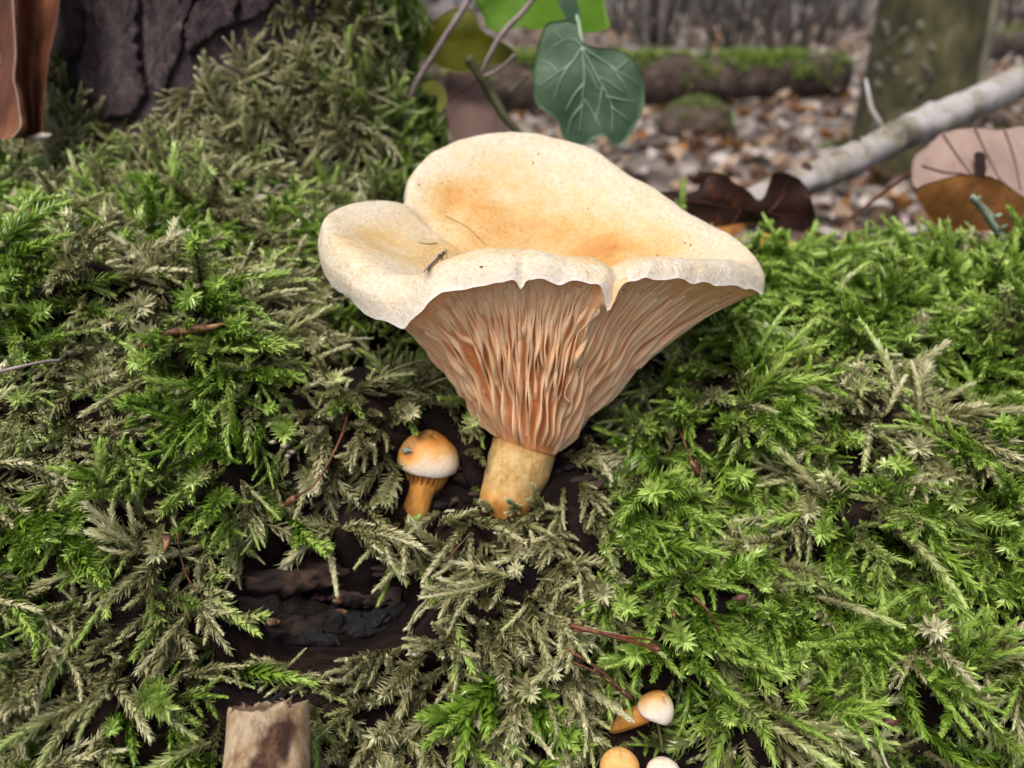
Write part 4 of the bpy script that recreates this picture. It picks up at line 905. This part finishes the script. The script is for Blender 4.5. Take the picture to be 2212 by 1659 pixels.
outline_leaf('leaf_face', [(1980, 408), (2053, 381), (2106, 378), (2158, 388), (2212, 426), (2300, 440), (2290, 520), (2230, 540), (2167, 503), (2086, 500), (2025, 490), (1989, 440)], (2110, 440), 20.6, M['leaf_rust'], q, 60, (.1, .5), .15, .15, 12)
outline_leaf('torn_scrap', [(2106, 332), (2126, 332), (2130, 355), (2128, 380), (2110, 378)], (2117, 355), 20.7, M['dark_leaf'], q, 24, (0, 0), .1, .03, 13)
mk('stalk', *tube(catmull([P(1985, 362, 21.2), P(1930, 400, 21.6), P(1880, 438, 22), P(1810, 492, 22.5)], 14), np.linspace(.06, .04, 14), 8), M['stalk'], q)
q = dead_leaf('yellow dead leaf flat on the moss behind the leaf stalk', P(1640, 528, 20))
outline_leaf('blade', [(1585, 520), (1640, 502), (1700, 518), (1730, 540), (1690, 556), (1630, 550)], (1655, 528), 19.8, M['leaf_yellow'], q, 40, (.1, -1.5), .2, .05, 14)
q = dead_leaf('dull yellow dead leaf lying behind the log crest on the right', P(1890, 515, 21))
outline_leaf('blade', [(1800, 525), (1850, 512), (1920, 500), (1990, 505), (1980, 520), (1900, 528), (1840, 534)], (1890, 516), 21.0, M['leaf_yellow'], q, 40, (.1, -1.5), .2, .05, 15)
tag(mk('bark_chip', *blob(P(1950, 503, 20.5), RT + .12 * UP, (.85, .18, .16), 4, 16, .35), M['stick'], origin=P(1950, 510, 20.5)), 'grey bark chip beneath the curled leaf on the log crest', 'bark chip')
tag(mk('bark_chip', *blob(P(1790, 505, 22), RT - .3 * UP, (.45, .16, .16), 7, 14, .35), M['stick'], origin=P(1790, 508, 22)), 'small greyish chip right of the dark lobed leaf', 'bark chip')
q = thing('lichen_twig', 'grey-green lichen-crusted twig poking up from the log crest', 'twig', P(2170, 515, 17.5))
mk('twig_shaft', *tube(catmull([P(2098, 424, 17.2), P(2125, 450, 17.3), P(2148, 485, 17.4), P(2172, 520, 17.4)], 18), np.linspace(.06, .09, 18), 9, jit=.9), M['lichen_twig'], q)
for a, b in (((2108, 432), (2120, 424)), ((2150, 470), (2165, 462)), ((2160, 495), (2178, 485))): mk('lichen_lobe', *tube([P(*a, 17.3), P((a[0] + b[0]) / 2, (a[1] + b[1]) / 2, 17.25), P(*b, 17.2)], [.05, .045, .02], 7, jit=.6), M['lichen_twig'], q)
# curled brown leaf at the left edge
q = dead_leaf('curled upright reddish brown leaf beside the dark bark', P(40, 300, 17.6))
rows = [(-90, -60, 25, 80, 150), (0, -40, 33, 80, 131), (60, -20, 36, 76, 122), (120, 0, 38, 70, 108), (170, -8, 34, 66, 102), (205, -30, 42, 68, 98), (245, -40, 48, 70, 96), (275, -45, 50, 70, 94), (300, -50, 30, 62, 92)]
v = []
ck = catmull([r for r in rows], 30); 
for s in (0, .03):
    for r in ck:
        y = r[0]; cols = catmull([(r[1], 17.9), (r[1] * .5 + r[2] * .5, 17.35), (r[2], 16.9), (r[3], 17.7), (r[4], 17.3)], 20)
        for (x, d) in cols: v.append(P(x, y, d + s + .06 * nz((x * .05, y * .03, 1), 1, 2)))
f = grid_faces(30, 20) + [t[::-1] for t in grid_faces(30, 20, off=600)]
for k in range(29): f += [(k * 20, k * 20 + 600, (k + 1) * 20 + 600, (k + 1) * 20), (k * 20 + 19, (k + 1) * 20 + 19, (k + 1) * 20 + 619, k * 20 + 619)]
b_ = mk('blade', v, f, M['leaf_brown'], q)
mk('leaf_edge', *tube([np.array(v[k * 20 + 9]) - FW * .02 for k in range(30)], .016, 6), M['leaf_pale'], q)
tag(mk('pale_flake', *blob(P(85, 297, 17.4), RT + .2 * UP, (.30, .09, .09), 3, 14, .3), M['debris_white'], origin=P(85, 300, 17.4)), 'whitish flake at the foot of the curled brown leaf', 'flake')

# ------------------------------------------------------------------ background: stick, logs, trees
q = thing('fallen_branch', 'pale grey fallen branch leaning on the log behind the dark leaf', 'branch', P(1600, 450, 26))
ends = catmull([P(1590, 452, 25.5), P(1700, 405, 26.5), P(1830, 350, 28), P(1960, 285, 30), P(2100, 225, 32), P(2330, 120, 36)], 60)
rad = np.linspace(.46, .70, 60) * (1 + .03 * np.sin(np.arange(60) * .37)); 
for k in (14, 24, 31, 40): rad[k] *= 1.1; rad[k + 1] *= 1.07
mk('branch_shaft', *tube(ends, rad, 16, jit=.2), M['stick'], q)
for k, dv in ((15, UP * .6 - FW * .5), (25, UP * .9 - FW * .2), (36, -UP * .5 - FW * .7)):
    mk('knot', *blob(ends[k] + norm(dv) * rad[k] * .8, dv, (.22, .2, .2), k, 10, .3), M['splinter'], q)
mk('side_twig', *tube([ends[32], ends[32] + UP * 1.2 - RT * .7, ends[32] + UP * 2.3 - RT * .9], [.14, .1, .06], 7), M['stick'], q)

def limb(root, mat, p0, h, r, lean=(0, 0), nb=3, seed=0):
    rr = random.Random(seed); p0 = np.array(p0); pts = [p0 - Z * 4]
    for k in range(1, 12):
        t = k / 11; pts.append(p0 + Z * h * t + np.array((lean[0] * h * t, lean[1] * h * t, 0)) + np.array((rr.uniform(-1, 1), rr.uniform(-1, 1), 0)) * r * .5 * min(1, t * 4))
    pts = catmull(pts, 40); t = np.linspace(0, 1, 40); rad = r * (1 - .5 * t) + r * .4 * np.exp(-t * h / (r * 2.2))
    tm = tube(pts, rad, 18, jit=.12); mk('trunk', *tm, M[mat], root)
    for k in range(nb):
        i = rr.randint(14, 36); a = rr.uniform(0, 6.28); L_ = h * rr.uniform(.12, .25); d = np.array((math.cos(a), math.sin(a), .6))
        b = [pts[i], pts[i] + d * L_ * .4, pts[i] + d * L_ + Z * L_ * .3]; mk('bough', *tube(catmull(b, 10), np.linspace(rad[i] * .45, rad[i] * .1, 10), 7), M[mat], root)
    return BVHTree.FromPolygons([Vector(a) for a in tm[0]], tm[1])
p = floor_hit(1955, 385); d_ = float(p @ FW); rt = 100 / 1106 * HF * d_
q = thing('tree', 'olive brown tree trunk with white lichen spots on the right', 'tree', p); tb_ = limb(q, 'trunk', p, 420, rt * .98, (.01, .01), 4, 3)
for k, (x, y) in enumerate(((1880, 85), (1925, 95), (1935, 155), (1990, 195), (2000, 150), (1960, 110), (1905, 190), (1945, 245), (1985, 60), (1890, 270), (1920, 130), (1968, 175), (1975, 215), (1915, 60), (1950, 70), (2010, 100), (1900, 150), (1955, 290))):
    h = tb_.ray_cast(Vector((0, 0, 0)), Vector(pdir(x, y)).normalized())[0]
    if h is not None: mk('lichen_patch', *blob(np.array(h), UP + RT * random.uniform(-1, 1), (random.uniform(.35, 1.5), random.uniform(.4, 1.1), .25), k * 1.7, 16, 1.3), M['lichen'], q)
p = floor_hit(2100, 215); q = thing('tree', 'thin pale lichen-covered trunk just behind the olive brown one', 'tree', p); M['paletrunk'] = pmat('pale_trunk', [(.3, (.1, .095, .06)), (.6, (.24, .23, .16)), (.8, (.36, .35, .28))], .2, (1, 1, .4), .9, .3, .5)
limb(q, 'paletrunk', p, 300, 19 / 1106 * HF * float(p @ FW) , (-.02, 0), 2, 5)
def far_log(label, x0, y0, x1, y1, r0, r1, tint, mscale, n):
    a = floor_hit(x0, y0); b = floor_hit(x1, y1); a = a + Z * r0 * .8; b = b + Z * r1 * .8
    root = thing('fallen_log', label, 'log', (a + b) / 2 - Z * r0); pts = [a + (b - a) * t + Z * 1.2 * nz((t * 3, 1, 1), 1, n) for t in np.linspace(0, 1, 24)]; rad = np.linspace(r0, r1, 24)
    mk('wood', *tube(pts, rad, 20, jit=.25), M['logback'], root); recs = []
    ax = norm(b - a); sd = norm(np.cross(ax, Z)); up = np.cross(sd, ax)
    for _ in range(n):
        t = random.random(); an = random.gauss(0, .75)
        if abs(an) > 1.6 or nz((t * 9, an, 2), 1, 3) < -.15: continue
        nn = up * math.cos(an) + sd * math.sin(an); pp = a + (b - a) * t + nn * (r0 + (r1 - r0) * t) * 1.0
        d = norm(nn + np.array((random.uniform(-.8, .8), random.uniform(-.8, .8), random.uniform(-.6, .4))))
        recs.append((pp, tuple(frame(d, nn + .1 * ax, 0).to_euler()), mscale * random.uniform(.6, 1.2), random.choice(STA + FEA), tint + .25 * nz((t * 6, an, 1), 1, 7) + random.uniform(-.15, .15)))
    moss_obj('moss', recs, label.replace('fallen log', 'log') + ', its coat of moss'); return root
far_log('mossy fallen log lying across the leaf litter behind the ivy', 900, 262, 1800, 205, 8.2, 6.2, .85, 2.6, 2200)
far_log('dark mossy fallen log far behind the pale lichen-covered trunk', 2060, 150, 2500, 70, 7.0, 6.0, .6, 3, 700)
# mossy tufts and a mossy stone on the floor
def tuft(x, y, r, h, n, tint, sc, label, stone=False):
    p = floor_hit(x, y); recs = []
    if stone: tag(mk('stone', *blob(p + Z * h * .3, RT, (r, r * .8, h), x, 14, .25), M['logback'], origin=p), 'dark stone capped with moss on the leaf litter', 'stone')
    for _ in range(n):
        a = random.uniform(0, 6.28); q = random.random() ** .5; e = np.array((math.cos(a) * r * q, math.sin(a) * r * .8 * q, h * (1.25 * math.sqrt(max(0, 1 - q * q)) if stone else .4 * (1 - q))))
        nn = norm(e + Z * h * .5); recs.append((p + e, tuple(frame(norm(nn + np.array((random.uniform(-.6, .6), random.uniform(-.6, .6), 0))), RT + .2 * FW, 0).to_euler()), sc * random.uniform(.6, 1.2), random.choice(STA + FEA), tint + random.uniform(-.2, .2)))
    moss_obj('moss', recs, label)
tuft(1500, 300, 8, 6, 260, .5, 1.6, 'dark moss on the stone in the leaf litter', True)
tuft(1815, 325, 6, 2, 160, .75, 1.5, 'low green moss tuft beside the olive brown trunk')
tuft(2180, 300, 9, 3, 220, .6, 1.7, 'pale green moss tuft right of the leaning branch')
tuft(1270, 310, 6, 4, 160, .6, 1.6, 'green moss tuft under the dark ivy leaf')

# saplings and distant trees
SAP = [(872, 95, 17), (985, 50, 8), (1330, 118, 7), (1397, 112, 13), (1440, 92, 22), (1482, 118, 10), (1560, 78, 9), (1605, 100, 7), (1655, 108, 8), (1700, 95, 12), (1745, 66, 9), (1800, 88, 8), (1838, 60, 16), (2150, 60, 14), (2195, 85, 8), (1535, 52, 26), (1630, 40, 20), (930, 40, 20), (1080, 60, 16), (1375, 62, 16), (1770, 40, 24)]
DESC = ['slim grey sapling standing beyond the mossy background log', 'thin dark sapling stem in the woodland behind the far log', 'grey tree trunk standing far back in the wood']
for k, (x, y, w) in enumerate(SAP):
    p = floor_hit(x, y); dd = float(p @ FW); r = w / 2 / 1106 * HF * dd; kind = 2 if w > 14 else (1 if w < 9 else 0)
    q = thing('tree', DESC[kind], 'tree', p, ['grey saplings', 'dark sapling stems', 'distant trunks'][kind]); limb(q, ['sapling', 'logback', 'sapling'][kind], p, max(250, 90 * r), r, (random.uniform(-.22, .22), random.uniform(-.05, .05)), 3, 40 + k)
for k in range(24):
    y = random.uniform(700, 2600); x = random.uniform(-1, 1) * (y * .9 + 200); p = np.array((x, y, floor_z(x, y))); r = random.uniform(5, 16)
    q = thing('tree', 'bare trunk in the farthest part of the wood', 'tree', p, 'farthest trunks'); limb(q, 'sapling', p, random.uniform(700, 1400), r, (random.uniform(-.05, .05), 0), 3, 100 + k)

M['twig'] = pmat('shrub_twig', [(.3, (.03, .025, .022)), (.6, (.09, .08, .07)), (.8, (.2, .185, .17))], .3, bdist=0, objrand=.3)
for k, (x, y) in enumerate(((1345, 75), (1420, 100), (1500, 60), (1575, 105), (1640, 70), (1690, 118), (1745, 100), (1810, 62), (860, 60), (1120, 40), (2140, 110), (1460, 30), (1600, 35), (2190, 40))):
    p = floor_hit(x, y); dd = float(p @ FW); b = MB()
    for t in range(16):
        a = random.uniform(0, 6.28); L_ = dd * random.uniform(.05, .16); sp = random.uniform(.1, .9); d = np.array((math.cos(a) * sp, math.sin(a) * sp, 1))
        q0 = p + np.array((math.cos(a), math.sin(a), 0)) * dd * random.uniform(0, .03) - Z * 1; q1 = q0 + d * L_ * .5; q2 = q1 + (d * .5 + np.array((random.uniform(-.4, .4), 0, random.uniform(-.5, .4)))) * L_
        b.add(*tube(catmull([q0, q1, q2], 9), np.linspace(dd * .0022, dd * .0007, 9), 5))
    tag(b.build('shrub', M['twig'], origin=p), 'leafless twiggy shrub standing among the distant saplings', 'shrub', 'leafless shrubs in the wood')
# ------------------------------------------------------------------ leaf litter
def leaf_mesh(L_, w, curl, cup, seed, lobes=0):
    n, m = 9, 5; v = []; rr = random.Random(seed); tw = rr.uniform(-.5, .5)
    for i in range(n):
        t = i / (n - 1); hw = w * (math.sin(math.pi * (.03 + .94 * t ** .85)) ** .8) * (1 + (.35 * math.sin(t * 6.28 * 3.5) if lobes else 0))
        for j in range(m):
            s = j / (m - 1) * 2 - 1; v.append((s * hw + tw * (t - .5) * .4 * L_ * .3, (t - .5) * L_, cup * s * s * w + curl * (t - .5) ** 2 * L_ + .06 * L_ * nz((s, t * 2, seed), 1.3, seed)))
    return np.array(v), grid_faces(n, m)
LM = []
for k, a in enumerate(((5.5, 1.7, .5, .5, 1), (4.5, 1.6, -.6, .3, 2), (6.5, 1.8, .3, -.5, 3), (5, 1.5, .9, .7, 4), (7, 2.0, .5, .4, 5, 1), (6, 1.9, -.5, .5, 6, 1), (4, 1.3, 1.2, .2, 7))): LM.append(leaf_mesh(*a))
CL = [('tan', [(.3, (.18, .115, .07)), (.5, (.31, .22, .15)), (.75, (.42, .32, .24))], 'tan dead leaf lying in the litter behind the log'), ('brown', [(.3, (.05, .026, .015)), (.5, (.15, .075, .038)), (.75, (.25, .14, .08))], 'dark brown dead leaf lying in the litter behind the log'),
      ('pale', [(.3, (.32, .27, .24)), (.5, (.46, .41, .38)), (.75, (.6, .56, .54))], 'pale greyish dead leaf lying in the litter behind the log'), ('orange', [(.3, (.22, .09, .02)), (.5, (.42, .19, .035)), (.75, (.5, .3, .1))], 'orange dead leaf lying in the litter behind the log')]
LMAT = [pmat('litter_' + c[0], c[1], .6, rough=.55, bdist=.02, bscale=3, translucent=.15, objrand=.3) for c in CL]
LME = {}
def lme(s, c):
    if (s, c) not in LME:
        me = bpy.data.meshes.new('litter_leaf'); me.from_pydata((LM[s][0] * CM).tolist(), [], LM[s][1]); me.polygons.foreach_set('use_smooth', [True] * len(me.polygons)); me.materials.append(LMAT[c]); LME[s, c] = me
    return LME[s, c]
spots = []
for _ in range(15000):
    y = 34 + 900 * random.random() ** 1.6; x = random.uniform(-1, 1) * (y * (.72 if random.random() < .75 else 1.3) + 22)
    if y < 42 and -16 < x < 2: continue
    p = np.array((x, y, floor_z(x, y))); X, Y, D = proj(p); spots.append((D, X, Y, p))
    if len(spots) >= 9500: break
vis = [s for s in spots if -60 < s[1] < 2270 and -60 < s[2] < 560 and (s[1] > 1010) and not (s[2] > 500)]
vis.sort(key=lambda s: s[0]); first = {id(s) for s in vis[:300]}; bulk = [[MB() for _ in CL]][0]
for s in spots:
    D, X, Y, p = s; c = random.choices(range(4), (.40, .24, .27, .09))[0]; k = random.randrange(7); sc = random.uniform(.6, 1.05)
    e = Matrix.Rotation(random.uniform(0, 6.28), 3, 'Z') @ Matrix.Rotation(random.gauss(0, .42), 3, 'X') @ Matrix.Rotation(random.gauss(0, .42), 3, 'Y'); lift = random.uniform(.3, 2.2)
    if id(s) in first:
        o = bpy.data.objects.new('dead_leaf', lme(k, c)); COL.objects.link(o); o.location = Vector(p + Z * lift) * CM; o.rotation_euler = e.to_euler(); o.scale = (sc,) * 3
        tag(o, CL[c][2], 'dead leaf', CL[c][0] + ' leaves in the litter')
    else: bulk[c].add(LM[k][0] @ np.array(e).T * sc + p + Z * lift, LM[k][1])
for c, bk in enumerate(bulk): tag(bk.build('leaf_litter', LMAT[c], origin=(0, 0, 0)), 'mass of ' + CL[c][0] + ' leaf litter covering the woodland floor', 'leaf litter', None, 'stuff')
